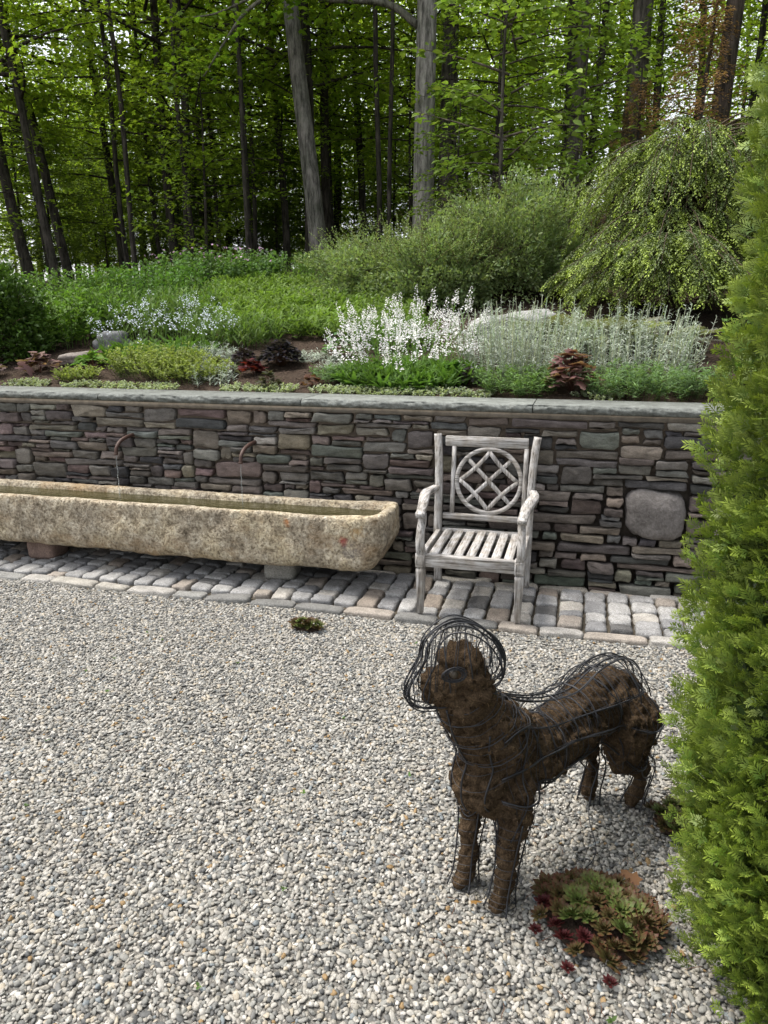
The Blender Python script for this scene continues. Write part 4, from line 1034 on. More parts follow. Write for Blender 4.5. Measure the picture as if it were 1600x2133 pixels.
# ---- silver stems
def silver(label, cx, cy, rx, ry, h, n, m=24): return bushy('silver_plant', label, 'plant', cx, cy, rx, ry, h, n, m, T_lance(.15, .03, .25), .062, (.35, .40, .335), (.36, .40, .33), 'silver leaved plants', .18, (.42, .465, .40), .02, (.25, 1.0), 'silver', .18, .5)
silver('tall silver leaved drift between the white flowers and the purple leaved plant', -.22, 1.30, .44, .50, .42, 260)
silver('silver leaved stems beneath the weeping hemlock beside the purple leaved plant', .58, 1.35, .44, .42, .38, 200)
silver('small white felted plant on the soil behind the coping beside the lime mounds', -2.42, .78, .17, .14, .17, 26, 13)
silver('low silvery patch behind the dark purple mound', -1.95, 1.55, .25, .12, .07, 60, 9)
silver('low silvery patch beside the white flowers and the mulch', -1.62, 1.25, .16, .12, .07, 45, 9)
silver('grey green feathery patch between the blue flowers and the dark purple mound', -2.72, 1.38, .24, .16, .13, 90, 12)
bushy('grassy_clump', 'loose grassy green clump in front of the ground cover sheet', 'plant', -2.85, 1.95, .45, .22, .26, 150, 9, LAN, .12, (.12, .19, .055), el=(.5, 1.2), group='grassy clumps')
bushy('grassy_clump', 'loose grassy green clump behind the white flowers beside the ground cover', 'plant', -1.35, 2.0, .35, .25, .24, 120, 9, LAN, .12, (.11, .185, .05), el=(.5, 1.2), group='grassy clumps')
bushy('grassy_clump', 'tall grassy green clump behind the pale blue flowers', 'plant', -3.75, 2.15, .45, .25, .40, 150, 10, LAN, .13, (.125, .20, .055), el=(.5, 1.2), group='grassy clumps')
# ---- fine green whorled mounds at the wall
def mound(label, cx, cy, rx, ry, h, n, col=(.15, .24, .09)): return bushy('whorled_mound', label, 'plant', cx, cy, rx, ry, h, n, 22, T_lance(.19, .02, .1), .044, col, group='green whorled mounds', lean=.5, t0=.3, el=(.0, .7), shrink=.2)
mound('bright green whorled mound on the coping edge left of the purple leaved plant', -.16, .74, .25, .17, .17, 170)
mound('wide green whorled mound spilling over the coping beside the arborvitae', .66, .72, .42, .18, .19, 280, (.145, .23, .10))
mound('green whorled mound at the feet of the white flower clump', -1.45, .92, .22, .14, .12, 90, (.115, .185, .08))
# ---- coral bells: big lobed leaves on a dome
def one_leaf(T, mat, cols):
    out = []
    for c in cols:
        q = G(); q.add(T[0], T[1], None, c); out.append(q.mesh('leaf', mat))
    return out
def place(name, meshes, th_, P, D, S, roll):
    X, Y, Z = frame(np.asarray(D, float), roll); L0 = np.array(th_.location)
    for p_, x_, y_, z_, s_ in zip(P, X, Y, Z, S):
        o = link(name, random.choice(meshes), th_); mt = np.eye(4); mt[:3, 0] = x_ * s_; mt[:3, 1] = y_ * s_; mt[:3, 2] = z_ * s_; mt[:3, 3] = p_ - L0; o.matrix_local = Matrix(mt.tolist())
def lobed(name, label, cx, cy, r, h, n, size, col, group='lobed leaf plants', T=MAP, mat='leaf', tip=None):
    th_ = plant(name, label, 'plant', cx, cy, group); a = rng.uniform(0, 6.283, n); q = rng.uniform(0, 1, n) ** .6; e = (1 - q) * .9 + .15
    P = np.stack([cx + r * .8 * q * np.cos(a), cy + r * .8 * q * np.sin(a), float(terrain(cx, cy)) + h * (1.0 - .75 * q * q) * rng.uniform(.65, 1.05, n)], 1)
    D = np.stack([np.cos(a), np.sin(a), -.12 + .55 * (1 - q)], 1) + rng.normal(0, .28, (n, 3))
    g = G(); C = vary(rng, col, n, .35, .12); S = size * rng.uniform(.65, 1.15, n)
    if name != 'dark_leaf_mound':          # big leaves, each a piece of its own
        cols = vary(rng, col, 7, .35, .12)
        if tip is not None: cols = [c_[None] * (1 - T[0][:, 1:2] ** 1.5) + np.asarray(tip)[None] * T[0][:, 1:2] ** 1.5 for c_ in cols]
        place('leaf', one_leaf(T, M[mat], cols), th_, P - nrm(D) * S[:, None] * .4, D, S, rng.normal(0, .35, n))
    else: scatter(g, T, P - nrm(D) * S[:, None] * .4, D, S, C, roll=rng.normal(0, .35, n), tip=tip); child_at(g, 'foliage', M[mat], th_)
    B = np.repeat([[cx, cy, float(terrain(cx, cy))]], n, 0); dd = P - nrm(D) * S[:, None] * .4 - B
    g = G(); scatter(g, T_stalk, B, dd, np.linalg.norm(dd, axis=1), vary(rng, (.10, .05, .04), n)); child_at(g, 'stems', M['leaf'], th_)
    return th_
lobed('coral_bells', 'large plum and red veined coral bells behind the coping near the chair', .17, .74, .21, .27, 110, .085, (.135, .060, .060), tip=(.20, .13, .115))
lobed('coral_bells', 'faded pinkish brown coral bells at the foot of the rounded shrub', -4.13, .98, .20, .17, 44, .10, (.155, .098, .092))
lobed('coral_bells', 'mauve coral bells beneath the rounded shrub at the very end of the bed', -4.48, .80, .16, .18, 30, .10, (.16, .11, .115))
lobed('coral_bells', 'dark red coral bells in front of the blackish purple mound', -2.22, 1.02, .13, .12, 34, .075, (.085, .014, .017))
lobed('coral_bells', 'olive brown coral bells behind the coping below the red coral bells', -1.95, .70, .12, .12, 40, .055, (.075, .072, .042))
lobed('coral_bells', 'copper brown coral bells on bare mulch behind the coping', -1.64, .76, .10, .09, 44, .045, (.12, .062, .044))
lobed('coral_bells', 'green and bronze coral bells behind the white felted plant', -2.48, 1.02, .16, .13, 34, .08, (.12, .13, .055))
lobed('dark_leaf_mound', 'blackish purple leafy mound on mulch below the ground cover', -2.10, 1.30, .22, .20, 460, .055, (.030, .026, .036), 'dark leaved mounds', OV)
lobed('dark_leaf_mound', 'smaller blackish purple mound beside the large dark one', -2.38, 1.22, .14, .15, 200, .05, (.034, .026, .034), 'dark leaved mounds', OV)
lobed('dark_leaf_mound', 'dark purple leafy tuft between white flowers and whorled green mound', -.52, .88, .095, .12, 90, .045, (.038, .028, .040), 'dark leaved mounds', OV)
lobed('dark_leaf_mound', 'low dusky purple tuft behind the coping below the white flowers', -.86, .76, .09, .07, 60, .04, (.060, .045, .055), 'dark leaved mounds', OV)
lobed('broadleaf_clump', 'glossy bright green broadleaf clump near the flat grey rocks', -3.72, 1.12, .17, .14, 60, .085, (.10, .19, .032), 'broadleaf clumps', OV)
lobed('broadleaf_clump', 'rounded blue green broadleaf clump behind the white flower clump', -1.72, 1.62, .16, .20, 46, .085, (.105, .175, .075), 'broadleaf clumps', OV)
lobed('broadleaf_clump', 'shiny dark green broadleaf tuft under the white flowers beside the silver drift', -.66, .98, .12, .13, 40, .085, (.075, .15, .03), 'broadleaf clumps', OV)
# ---- lime mounds and variegated mats
def mat_patch(name, label, cx, cy, rx, ry, h, n, size, col, group, tip=None): return bushy(name, label, 'plant', cx, cy, rx, ry, h, n, 12, OV, size, col, group=group, lean=.6, t0=.35, el=(.1, 1.0), tip=tip, shrink=.1)
for cx, cy, rx, ry, h, n, lab in ((-3.62, .78, .15, .10, .11, 95, 'small lime green mound behind the coping beside the brown coral bells'), (-3.05, .98, .36, .20, .22, 330, 'broad lime green mound beneath the pale blue flower spikes'), (-2.70, .86, .28, .16, .17, 230, 'lime green mound beside the white felted plant')):
    mat_patch('lime_mound', lab, cx, cy, rx, ry, h, n, .026, (.21, .255, .078), 'lime green mounds', (.26, .31, .095))
VP_ = [(-3.95, .60, .22, 'below the brown coral bells'), (-3.3, .58, .30, 'under the broad lime mound'), (-2.85, .58, .22, 'below the second lime mound'), (-2.12, .60, .15, 'below the dark red coral bells'),
       (-1.86, .62, .16, 'between olive and copper coral bells'), (-1.42, .62, .17, 'below the small whorled mound'), (-1.18, .60, .17, 'right under the white flower clump'), (-.98, .62, .1, 'beside the dusky purple tuft'),
       (-.80, .62, .10, 'under the dusky purple tuft'), (-.62, .62, .15, 'below the dark purple tuft'), (-.42, .60, .10, 'beside the bright whorled mound'), (.34, .62, .14, 'beside the plum coral bells')]
for cx, cy, rx, lab in VP_:
    mat_patch('variegated_mat', 'low mat of white edged leaves by the coping ' + lab, cx, cy, rx, .085, .055, int(420 * rx), .020, (.22, .27, .165), 'white edged leaf mats', (.40, .43, .33))
# ---- painted ferns
def frond(n=15):
    V = []; F = []
    for k in range(n):
        y = .10 + .88 * k / n; l_ = .30 * math.sin(math.pi * (.12 + .86 * (k / n) ** .9)) + .02; z = -.45 * y * y
        for s_ in (-1, 1):
            i = len(V); V += [(0, y - .025, z), (s_ * l_ * .55, y + .01, z + .01), (s_ * l_, y + .06, z - .05), (s_ * l_ * .5, y + .055, z + .01), (0, y + .028, z)]
            F += [(i, i + 1, i + 3), (i, i + 3, i + 4), (i + 1, i + 2, i + 3)]
    return np.array(V, float), np.array(F)
FR = frond()
for cx, cy, n, lab, L in ((.08, 2.05, 30, 'silvery fern arching beside the flat boulder', .42), (.42, 1.95, 30, 'grey green fern beneath the drooping hemlock branches', .42), (.80, 1.85, 24, 'bronze tinted fern at the foot of the weeping hemlock', .40), (.25, 1.70, 18, 'small pale fern behind the plum coral bells', .30)):
    th_ = plant('painted_fern', lab, 'fern', cx, cy, 'painted ferns'); a = rng.uniform(0, 6.283, n); P = np.stack([cx + .08 * np.cos(a), cy + .08 * np.sin(a), np.full(n, float(terrain(cx, cy)) + .02)], 1)
    D = np.stack([np.cos(a), np.sin(a), rng.uniform(.35, 1.1, n)], 1); place('frond', one_leaf(FR, M['leaf'], vary(rng, (.185, .195, .135), 5, .3, .12)), th_, P, D, L * rng.uniform(.7, 1.1, n), np.zeros(n))
# ---- rocks in the bed
def rock(name, label, cx, cy, r, col, seed, sink=.3, cat='boulder', rz=0):
    bm = bmesh.new(); bmesh.ops.create_icosphere(bm, subdivisions=4, radius=1)
    for v in bm.verts:
        d = v.co.normalized(); ex = 3.5; d = d * (abs(d.x) ** ex + abs(d.y) ** ex + abs(d.z) ** ex) ** (-1 / ex)
        q = 1 + .18 * fbm(d, 1.1, 3, seed) + .05 * fbm(d, 4.5, 3, seed + 3); v.co = Vector((d.x * r[0], d.y * r[1], d.z * r[2])) * q
    g = G(); addbm(g, bm, col); o = g.build(name, M['boulder'], smooth=True); o.location = (cx, cy, float(terrain(cx, cy)) + r[2] * sink); o.rotation_euler = (.06, -.12, rz)
    return tag(o, label, cat, 'rocks in the bed')
rock('boulder', 'broad pale grey boulder lying behind the silver drift below the shrubs', -.36, 2.35, (.36, .24, .12), (.25, .25, .245), 3, .45)
rock('boulder', 'dark grey boulder half hidden behind the pale blue flowers', -4.02, 1.85, (.15, .12, .11), (.12, .125, .13), 5, .2)
rock('boulder', 'flat brown grey rock beside the faded coral bells', -3.98, 1.28, (.16, .12, .05), (.17, .15, .135), 7, .8)
rock('boulder', 'small flat grey rock in the mulch beside the bright broadleaf clump', -3.45, 1.18, (.10, .07, .045), (.14, .135, .14), 9, .6)

# ------------------------------------------------------------------ shrubs
def shell(n, c, r, inner=.35, low=-.25, lump=.18, seed=0):
    d = nrm(rng.normal(size=(n * 2, 3))); d = d[d[:, 2] > low][:n]; n = len(d)
    lm = np.array([fbm(q, 2.6, 3, seed) for q in d]); q = (1 - inner * rng.uniform(0, 1, n) ** 1.6) * (1 + lump * lm)
    return np.asarray(c)[None] + d * np.asarray(r)[None] * q[:, None], d
def twigs(g, c, r, n, col, rad=.006):
    for k in range(n):
        d = nrm(rng.normal(size=3)); d[2] = abs(d[2]) * .9 + .15; e = np.asarray(c) + d * np.asarray(r) * rng.uniform(.75, 1.0); b = np.asarray(c) + np.array((d[0] * .12, d[1] * .12, -np.asarray(r)[2] * .35))
        m_ = (b + e) / 2 + rng.normal(0, .06, 3) + np.array((0, 0, .08)); tube(g, smooth_path([b, m_, e], 4), np.linspace(rad, rad * .25, 9), 5, col)
def shrub(name, label, cx, cy, r, n, T, size, col, mat='leaf', sink=.0, dirmix=.6, amt=.3, seed=0, up=.35, group=None, tip=None, twn=60, low=-.45, inner=.4, lump=.18):
    th_ = plant(name, label, 'shrub', cx, cy, group); c = (cx, cy, float(terrain(cx, cy)) + r[2] * (.42 - sink))
    P, d = shell(n, c, r, inner, low, lump, seed); n = len(P); D = d * dirmix + rng.normal(0, .5, (n, 3)) + np.array((0, 0, up))
    g = G(); tp = None if tip is None else np.broadcast_to(np.asarray(tip), (n, 3)); scatter(g, T, P, D, size * rng.uniform(.6, 1.3, n), vary(rng, col, n, amt, .07), roll=rng.uniform(-1, 1, n), tip=tp); child_at(g, 'foliage', M[mat], th_)
    g = G(); twigs(g, c, r, twn, (.09, .06, .045)); child_at(g, 'branches', M['bark'], th_); return th_
shrub('rounded_shrub', 'dense rounded glossy green shrub at the end of the bed', -5.02, 1.42, (.50, .46, .60), 14000, OV, .044, (.058, .110, .020), mat='glossy', seed=2, amt=.35, inner=.35, lump=.22, tip=(.085, .155, .028))
for cx, cy, r, n, lab, sd in ((-1.95, 4.35, (.98, .65, .42), 26000, 'grey green fine leaved shrub behind the white flowers', 4), (-.58, 4.05, (.90, .62, .66), 32000, 'tall grey green fine leaved shrub above the pale boulder', 6), (-1.25, 3.55, (.55, .42, .46), 14000, 'low grey green shrub between the two larger fine leaved shrubs', 8)):
    shrub('fine_leaf_shrub', lab, cx, cy, r, n, T_diamond(.5), .044, (.205, .265, .125), seed=sd, lump=.75, inner=.5, group='grey green shrubs', twn=110)
    # loose shoots break the outline
    P, O = bases(300, cx, cy, r[0] * .95, r[1] * .9); zc = float(terrain(cx, cy)) + r[2] * .5; rr = np.clip(1 - ((P[:, 0] - cx) / r[0]) ** 2 - ((P[:, 1] - cy) / r[1]) ** 2, 0, 1) ** .5
    P[:, 2] = zc + r[2] * rr * .85; D = nrm(O * .9 + np.array((0, 0, .8)) + rng.normal(0, .35, (300, 3))); H = rng.uniform(.15, .46, 300); th_ = bpy.data.objects[[o for o in bpy.data.objects.keys() if o.startswith('fine_leaf_shrub')][-1]]
    g = G(); leaves_on(g, T_diamond(.45), P, D, H, 26, .1, 1, .036, (.21, .275, .13), (.1, 1.0)); stalks(g, P, D, H, (.1, .08, .05)); child_at(g, 'shoots', M['leaf'], th_)

# ---- weeping hemlock: tiers of arching, drooping sprays with bright tips
hem = plant('weeping_hemlock', 'weeping hemlock with drooping sprays and lime green new tips', 'tree', 1.02, 3.35)
g = G(); wood = G()
def weep(c, z0, z1, r, nb, len_tw=.26, seed=0, az=(0, 6.283), drop=.6, dens=1.0, bright=1.0):
    rs = np.random.default_rng(seed); Ps, Ds, Ss, Cs = [], [], [], []
    for k in range(nb):
        a = rs.uniform(*az); R_ = r * rs.uniform(.72, 1.08); zt = rs.uniform(z0, z1); dr = drop * rs.uniform(.6, 1.2)
        pts = [np.array((c[0] + R_ * u * math.cos(a), c[1] + R_ * u * math.sin(a) * .85, zt + .22 * math.sin(u * 2.2) - dr * max(0, u - .35) ** 1.5 * 1.6)) for u in np.linspace(.12, 1, 9)]
        P = smooth_path(pts, 3); tube(wood, P, np.linspace(.011, .002, len(P)), 4, (.10, .075, .055), False)
        T_ = nrm(np.gradient(P, axis=0)); m_ = int(34 * dens)
        for q in range(m_):
            s_ = rs.uniform(.25, 1); i = int(s_ * (len(P) - 1)); side = np.cross(T_[i], (0, 0, 1)); side = side / max(1e-6, np.linalg.norm(side)) * (1 if q % 2 else -1)
            l_ = len_tw * (1.1 - .5 * s_) * rs.uniform(.5, 1.2); d0 = nrm(side * rs.uniform(.3, 1) + T_[i] * .7 + np.array((0, 0, -.15)))
            nn_ = int(l_ / .0102) + 3; u = np.linspace(.05, 1, nn_)[:, None]
            Q = P[i] + d0 * u * l_ + np.array((0, 0, -1)) * (u * l_) ** 2 * 1.9 + rs.normal(0, .004, (nn_, 3))
            sd = nrm(np.cross(d0, (0, 0, 1)))[None] * np.where(np.arange(nn_) % 2, 1, -1)[:, None]
            Ps.append(Q); Ds.append(nrm(sd * .8 + d0 * .7 + np.array((0, 0, -.25)) + rs.normal(0, .25, (nn_, 3)))); tipf = np.clip((u - .45) / .4, 0, 1) * bright * rs.uniform(.35, 1.2)
            Ss.append(0.0225 * (1 + .25 * tipf[:, 0]) * rs.uniform(.7, 1.2, nn_)); Cs.append((np.array((.110, .150, .055)) * (1 - tipf) + np.array((.30, .39, .07)) * tipf) * rs.uniform(.8, 1.15, (nn_, 1)))
    scatter(g, T_diamond(.5), np.concatenate(Ps), np.concatenate(Ds), np.concatenate(Ss), np.concatenate(Cs), roll=rs.normal(0, .5, sum(map(len, Ss))))
hz = float(terrain(1.02, 3.35))
weep((1.10, 3.50), hz + 1.12, hz + 1.55, 1.05, 78, .26, 1, drop=.75)
weep((1.25, 3.55), hz + .95, hz + 1.25, .95, 40, .24, 2, drop=.75, bright=.6)
weep((.98, 3.25), hz + .42, hz + .75, 1.05, 74, .26, 3, drop=.65)
weep((.92, 3.05), hz + .15, hz + .50, 1.00, 60, .25, 4, drop=.35)
weep((1.75, 3.6), hz + .9, hz + 1.65, .9, 50, .26, 5, drop=.7)
o = g.build('foliage', M['needle'], hem); o.location = tuple(-q for q in hem.location)
tube(wood, smooth_path([(1.05, 3.45, hz - .05), (1.0, 3.5, hz + .7), (1.12, 3.5, hz + 1.1), (1.15, 3.5, hz + 1.5)], 5), np.linspace(.075, .03, 16), 9, (.10, .075, .06))
o = wood.build('trunk', M['bark'], hem); o.location = tuple(-q for q in hem.location)
# dead inner needles, brown, in the hollow behind the sprays
g = G(); n = 9000; P, d = shell(n, (1.15, 3.6, hz + .8), (.78, .55, .75), .75, -1, .1, 3); n = len(P)
scatter(g, T_diamond(.3), P, rng.normal(size=(n, 3)), rng.uniform(.03, .06, n), vary(rng, (.060, .045, .026), n, .4), roll=rng.uniform(0, 6, n)); o = g.build('dead_twigs', mm, hem); o.location = tuple(-q for q in hem.location)
# ------------------------------------------------------------------ the wood
rng = np.random.default_rng(61); random.seed(61)
T_m4 = (np.array([(0, 0, 0), (.52, .34, -.06), (.24, .52, .03), (0, 1, -.10), (-.24, .52, .03), (-.52, .34, -.06)]), np.array([(0, 1, 2), (0, 2, 3), (0, 3, 4), (0, 4, 5)]))
def crown(seed, h0, h1, Rm, nb, per, leaf, T, col, flat=.10, mat='forest', bcol=(.05, .042, .035), shape=None, br=.035):
    rs = np.random.default_rng(seed); g = G(); w_ = G(); P_, D_, S_, C_ = [], [], [], []
    for k in range(nb):
        u = (k + rs.uniform(0, 1)) / nb; h = h0 + (h1 - h0) * u; a = k * 2.4 + rs.uniform(-.5, .5)
        L = Rm * (shape(u) if shape else (.75 + .45 * math.sin(3.0 * min(u, 1)) - .35 * u ** 3)) * rs.uniform(.6, 1.1); el = rs.uniform(.05, .45)
        dr = np.array((math.cos(a), math.sin(a), 0)); sd = np.array((-dr[1], dr[0], 0))
        s_ = np.linspace(0, 1, 5)[:, None]; path = np.array((0, 0, h)) + dr * s_ * L + np.array((0, 0, 1)) * (s_ * L * math.sin(el) - .16 * L * s_ ** 2) + sd * np.sin(s_ * 3 + k) * .06 * L
        tube(w_, path, np.linspace(br, br * .14, 5) * (L / 2.5), 4, bcol, False)
        m_ = int(per * rs.uniform(.6, 1.3)); t_ = rs.uniform(.18, 1.05, m_); wd = .34 * L * np.sin(np.clip(t_, 0, 1) * 2.7 + .3)
        lat = rs.normal(0, .5, m_) * wd; i = np.clip(t_, 0, 1) * 4; i0 = np.minimum(i.astype(int), 3); fr_ = (i - i0)[:, None]
        Q = path[i0] * (1 - fr_) + path[i0 + 1] * fr_ + sd[None] * lat[:, None] + np.array((0, 0, 1)) * (rs.normal(0, flat, m_) - .10 * np.abs(lat))[:, None]
        az = a + rs.normal(0, 1.1, m_) + np.sign(lat) * .5
        P_.append(Q); D_.append(np.stack([np.cos(az), np.sin(az), rs.uniform(-.55, .15, m_)], 1)); S_.append(leaf * rs.uniform(.65, 1.25, m_))
        C_.append(np.asarray(col)[None] * rs.uniform(.75, 1.25) * (1 + rs.uniform(-.18, .18, (m_, 1))) * (1 + rs.uniform(-.06, .06, (m_, 3))))
    P_ = np.concatenate(P_); scatter(g, T, P_, np.concatenate(D_), np.concatenate(S_), np.concatenate(C_), roll=rs.normal(0, .45, len(P_)))
    return g.mesh('crown', M[mat]), w_.mesh('branches', M['bark'])
GRN = (.17, .255, .042)
CR = {'A': crown(1, 3.0, 7.6, 3.0, 22, 215, .10, T_m4, GRN), 'B': crown(2, 2.2, 8.2, 2.7, 29, 195, .10, T_m4, (.18, .265, .045)),
      'C': crown(3, 1.2, 9.8, 2.7, 33, 130, .125, T_m4, (.17, .255, .045)), 'D': crown(4, 4.4, 8.2, 3.1, 18, 220, .10, T_m4, (.175, .26, .042)),
      'E': crown(9, 6.6, 9.5, 2.8, 18, 220, .10, T_m4, (.175, .26, .042)), 'S': crown(5, .4, 4.6, 1.7, 46, 85, .09, T_m4, (.155, .235, .04), br=.022), 'H': crown(6, .5, 4.2, 1.35, 80, 250, .075, T_diamond(.5), (.10, .15, .045), .07, br=.02)}
def trunk(h, r, col, seed, wob_=.10, seg=11, fl=1.3):
    rs = np.random.default_rng(seed); z = np.concatenate([[-.25, 0, .12, .35, .8], np.linspace(1.5, h, 12)])
    p1, p2 = rs.uniform(0, 6.28, 2); x = wob_ * np.sin(z * .5 + p1) * np.clip(z / 3, 0, 1); y = wob_ * np.sin(z * .43 + p2) * np.clip(z / 3, 0, 1)
    rr = np.interp(z, [-.25, 0, .12, .35, .8, h * .5, h], [r * fl, r * (1 + (fl - 1) * .75), r * (1 + (fl - 1) * .45), r * 1.1, r, r * .78, r * .28])
    g = G(); tube(g, np.stack([x, y, z], 1), rr, seg, col, False); return g.mesh('trunk', M['bark'], True)
def tree(name, label, x, y, h, r, kind, lean=(0, 0), col=(.060, .052, .044), group=None, s=1.0, rz=None, wob_=.1, cz=0.0):
    k = len([o for o in bpy.data.objects if o.name.startswith('tr')]) + int(abs(x) * 97 + abs(y) * 31)
    th_ = thing(name, label, 'tree', (x, y, float(terrain(x, y)) - .02), (lean[0], lean[1], 0), group)
    link('trunk', trunk(h, r, col, k, wob_), th_)
    cm, bm_ = CR[kind]; rz = random.uniform(0, 6.28) if rz is None else rz
    for nm, me_ in (('crown', cm), ('branches', bm_)):
        o = link(nm, me_, th_); o.rotation_euler = (0, 0, rz); o.scale = (s, s, s); o.location = (0, 0, cz)
    return th_
DK = (.052, .046, .040); MD = (.085, .076, .066); LT = (.215, .205, .190)
tree('maple_tree', 'straight pale grey trunked tree standing behind the fine leaved shrubs', -2.42, 8.25, 11, .175, 'D', (0, -.005), LT, wob_=.03, rz=1.0)
tree('maple_tree', 'stout dark trunked tree close behind the straight pale grey one', -2.47, 10.6, 11, .17, 'D', (0, .01), MD, wob_=.04)
tree('maple_tree', 'leaning pale grey trunked tree rising from the crest of the bank', -4.42, 8.75, 11, .155, 'D', (0, -.095), (.15, .142, .13), wob_=.06, rz=2.2)
tree('maple_tree', 'dark slim tree touching the foot of the leaning pale trunk', -5.34, 10.7, 11, .105, 'A', (0, -.01), DK)
tree('maple_tree', 'slim curved dark tree just behind the leaning pale trunk', -5.65, 12.8, 11, .11, 'A', (0, -.02), DK)
slim = 'very slim bare stemmed dark tree at the edge of the wood above the bed'
lean_ = 'leaning dark trunked tree beyond the rounded glossy shrub'
dark = 'slender dark trunked forest tree in the wood beyond the garden bed'
for x, y, r, kind, ln, s_ in [(-10.88, 9.1, .11, 'A', -.17, 1), (-9.67, 8.35, .08, 'A', -.15, 1), (-10.8, 10.2, .10, 'D', -.19, 1), (-10.9, 12.4, .09, 'B', -.08, .95), (-7.7, 9.95, .085, 'B', -.01, 1), (-8.53, 10.8, .095, 'A', -.02, 1),
                              (-7.73, 13.2, .08, 'B', -.03, 1), (-6.6, 12.5, .085, 'A', -.02, 1), (-5.2, 14.1, .09, 'B', -.01, 1), (-9.5, 14.5, .10, 'B', -.09, 1), (-9.1, 13.6, .07, 'A', -.10, .9), (-3.9, 15.0, .09, 'B', .0, 1),
                              (-9.3, 11.5, .05, 'B', -.06, .8), (-6.9, 11.4, .05, 'B', -.03, .8), (-6.2, 14.8, .055, 'A', -.02, .9), (-8.2, 12.3, .05, 'B', -.05, .8), (-3.6, 12.6, .05, 'B', .0, .8), (-11.9, 11.0, .06, 'A', -.1, .9),
                              (-8.1, 8.6, .05, 'E', -.06, 1), (-7.0, 8.9, .045, 'E', -.02, 1), (-6.05, 9.3, .05, 'E', -.02, 1), (-5.55, 8.2, .04, 'E', -.03, 1), (-3.55, 9.6, .05, 'E', .0, 1), (-3.2, 9.0, .04, 'E', -.01, 1), (-8.9, 9.6, .05, 'E', -.08, 1), (-1.5, 10.2, .06, 'E', .0, 1)]:
    lab, grp = (slim, 'very slim trees at the edge of the wood') if kind == 'E' else (lean_, 'leaning dark trees beyond the rounded shrub') if ln < -.14 else (dark, 'dark trunked trees of the wood')
    tree('forest_tree', lab, x, y, 11, r, kind, (random.uniform(-.02, .02), ln), DK, grp, s_)
upper = 'slim dark tree standing upslope between the thicker trunks behind the hemlock'
for x, y, r, kind, ln, c_ in [(-.33, 10.4, .10, 'E', .01, DK), (-.11, 9.5, .11, 'E', .0, MD), (.17, 11.4, .07, 'E', .0, DK), (.71, 9.8, .18, 'E', .05, MD), (1.41, 12.6, .07, 'E', .0, DK), (2.1, 9.3, .15, 'E', .0, (.065, .050, .042)), (2.97, 12.2, .065, 'E', .0, DK)]:
    lab = {.18: 'thick leaning grey brown tree upslope behind the small browned conifer', .15: 'broad dark trunked tree upslope beside the larger browned conifer', .10: 'darker of two trunks standing close behind the dogwood sapling', .11: 'paler of two trunks standing close behind the dogwood sapling'}.get(r, upper)
    tree('forest_tree', lab, x, y, 11, r, kind, (0, ln), c_, 'trees upslope of the hemlock')
# trees further in: the same kinds, lower crowns, standing row behind row
far = 'distant slim tree deep in the wood with low leafy crown'
spots = []
for row, (yy, n_) in enumerate(((17.5, 7), (22, 8), (27, 8), (33, 6))):
    for k in range(n_):
        u = (k + random.uniform(.2, .8)) / n_; x = -3.0 - yy * .95 + u * (yy * 1.28 + 2.5); spots.append((x + random.uniform(-.4, .4), yy + random.uniform(-1.6, 1.6), row))
for x, y, row in spots:
    tree('forest_tree', far, x, y, 11, random.uniform(.07, .13), random.choice('BCC' if row else 'ABC'), (random.uniform(-.04, .04), random.uniform(-.06, .04)), DK, 'far trees deep in the wood', random.uniform(.85, 1.15))
for x, y in ((5.2, 10.5), (6.5, 13.5), (7.6, 17), (5.0, 15.5), (9.2, 12.5), (10.5, 18), (7.5, 22), (4.5, 20), (12, 15), (11.5, 23)):
    tree('forest_tree', 'tree on the upper slope beyond the weeping hemlock and the arborvitae', x, y, 11, .10, random.choice('BC'), (0, random.uniform(-.03, .03)), DK, 'trees on the upper slope', random.uniform(.9, 1.1))
# understorey: saplings and young hemlocks between the trunks
und = 'young leafy sapling growing between the trunks at the edge of the wood'
for x, y, s_ in [(-6.6, 8.6, .9), (-3.4, 11.5, 1.0), (-1.4, 9.6, 1.1), (-4.9, 16.0, 1.2), (-11.8, 8.2, 1.1), (-7.2, 15.5, 1.2), (1.2, 9.8, .8), (3.6, 11.5, 1.0), (-15, 16, 1.3), (-11.5, 17.5, 1.3), (-9, 18.5, 1.2), (-6.5, 17.5, 1.2), (-3.4, 19, 1.3), (-14, 22, 1.5), (-10, 23, 1.5), (-6.5, 22.5, 1.4), (-18, 20, 1.5), (-1.2, 18, 1.3), (1.0, 19, 1.3), (-2.6, 23.5, 1.5), (-20, 25, 1.6), (-12.5, 14, .65), (-11, 15.5, .6), (-9.6, 16.2, .65), (-8.3, 15, .55), (-7, 16.4, .65), (-5.6, 17.2, .6), (-4.4, 17.8, .65), (-13.5, 17.5, .7), (-3, 16.5, .6), (-15.5, 19, .8), (-15, 12.5, 1.0), (-13.4, 10.2, .6), (-17, 15, 1.2), (4.6, 5.2, .9), (5.6, 7.0, 1.1), (6.8, 9.0, 1.3), (4.2, 7.6, 1.0), (-13, 11.5, 1.3), (-.4, 12.0, 1.2)]:
    tree('forest_sapling', und, x, y, 4.2 * s_, .028, 'S', (0, 0), DK, 'saplings at the edge of the wood', s_, wob_=.05)
yh = 'dark needled young hemlock in the shade of the wood'
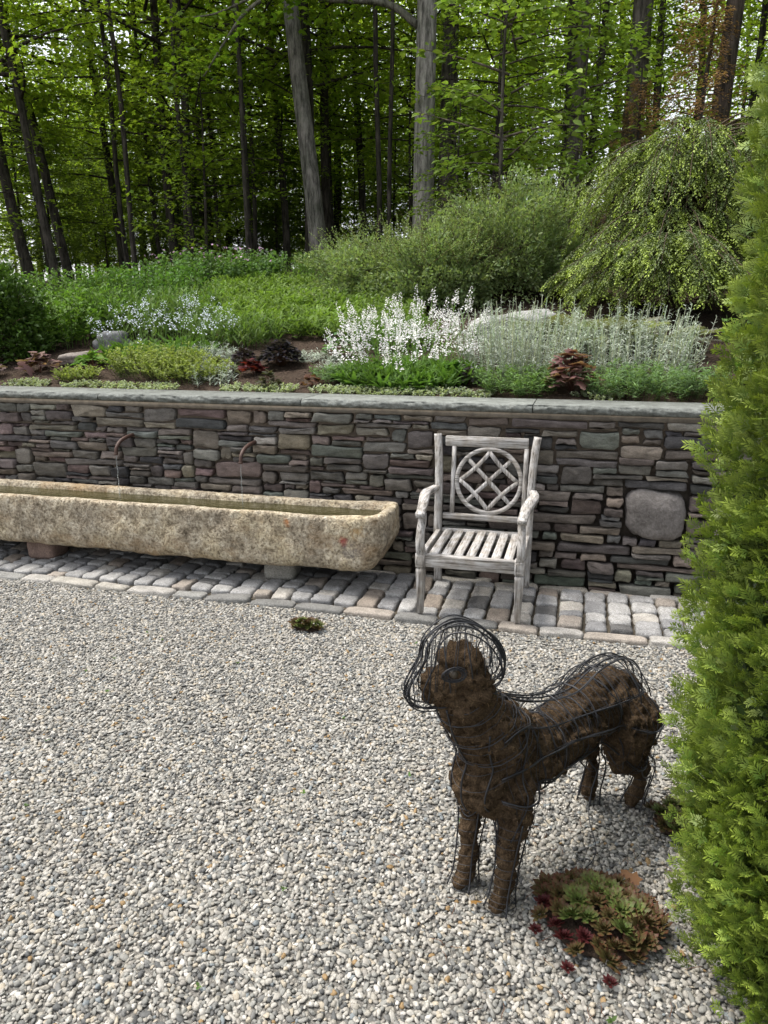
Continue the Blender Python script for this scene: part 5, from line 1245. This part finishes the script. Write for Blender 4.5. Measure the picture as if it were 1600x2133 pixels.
for x, y, s_ in [(-9.2, 12.2, .8), (-10.6, 13.4, .95), (-7.4, 13.8, .8), (-12.8, 12.2, .9), (-13.5, 15, .9), (-11.2, 16.5, .9), (-9.8, 17.5, .8), (-8, 17, .85), (-6, 18.5, .9), (-4.6, 20, 1.0), (-3.2, 17.5, .8), (-16, 18, 1.1), (-2, 20.5, 1.0), (-12.5, 20.5, 1.1), (-8.5, 21, 1.1)]:
    tree('young_hemlock', yh, x, y, 4.3 * s_, .035, 'H', (0, 0), DK, 'young hemlocks under the trees', s_, wob_=.03)
# light green dogwood sapling with big leaves
CR['G'] = crown(7, .6, 3.9, 1.15, 34, 52, .115, T_oval(.55), (.19, .275, .06), .05, 'leaf', (.12, .10, .085))
tree('dogwood_sapling', 'light green dogwood sapling with large layered leaves beside the pale trunk', -.95, 6.3, 3.9, .03, 'G', (0, .02), MD, s=1.05, rz=.5)
tree('dogwood_sapling', 'smaller light green sapling between the fine leaved shrubs and hemlock', .05, 6.9, 3.2, .025, 'G', (0, .03), MD, s=.9, rz=2.5)
tree('dogwood_sapling', 'low light green sapling with white tipped leaves at the foot of the pale trunk', -1.75, 7.2, 2.2, .025, 'G', (0, .0), MD, s=.62, rz=4.0)
# browned conifer behind the hemlock
CR['R'] = crown(8, .2, 3.6, 1.25, 64, 110, .055, T_diamond(.35), (.20, .120, .075), .06, 'leaf', (.10, .06, .045), shape=lambda u: 1.0 - .75 * u)
tree('browned_conifer', 'reddish brown dying conifer behind the weeping hemlock', 1.32, 5.9, 3.1, .045, 'R', (0, .02), DK, s=.85)
tree('browned_conifer', 'small reddish brown dying conifer beside the larger brown one', .72, 6.3, 2.4, .035, 'R', (0, 0), DK, s=.62)
# spreading limb of the pale tree, with leafy twigs, reaching over the wood
b0 = bpy.data.objects['maple_tree']; L0 = np.array(b0.location); g = G()
pts = smooth_path([(-.1, 0, 3.35), (-.6, -.1, 3.68), (-1.5, -.25, 3.78), (-2.1, -.4, 3.92), (-2.7, -.55, 3.66), (-3.1, -.6, 3.25), (-3.5, -.65, 2.75)], 6)
tube(g, pts, np.linspace(.062, .010, len(pts)), 7, (.16, .15, .13))
pts2 = smooth_path([(-2.1, -.4, 3.92), (-2.8, -.15, 3.98), (-3.6, -.05, 3.85), (-4.5, 0, 3.9)], 5); tube(g, pts2, np.linspace(.03, .006, len(pts2)), 6, (.16, .15, .13))
g.build('limb', M['bark'], b0)
g = G(); n = 420; ix = rng.integers(8, len(pts), n); Q = pts[ix] + rng.normal(0, 1, (n, 3)) * np.array((.35, .35, .16)) + np.array((0, 0, -.05)); a = rng.uniform(0, 6.28, n)
scatter(g, T_maple(), Q, np.stack([np.cos(a), np.sin(a), rng.uniform(-.5, .1, n)], 1), rng.uniform(.08, .13, n), vary(rng, (.10, .175, .028), n, .25), roll=rng.normal(0, .4, n)); g.build('limb_leaves', M['forest'], b0)
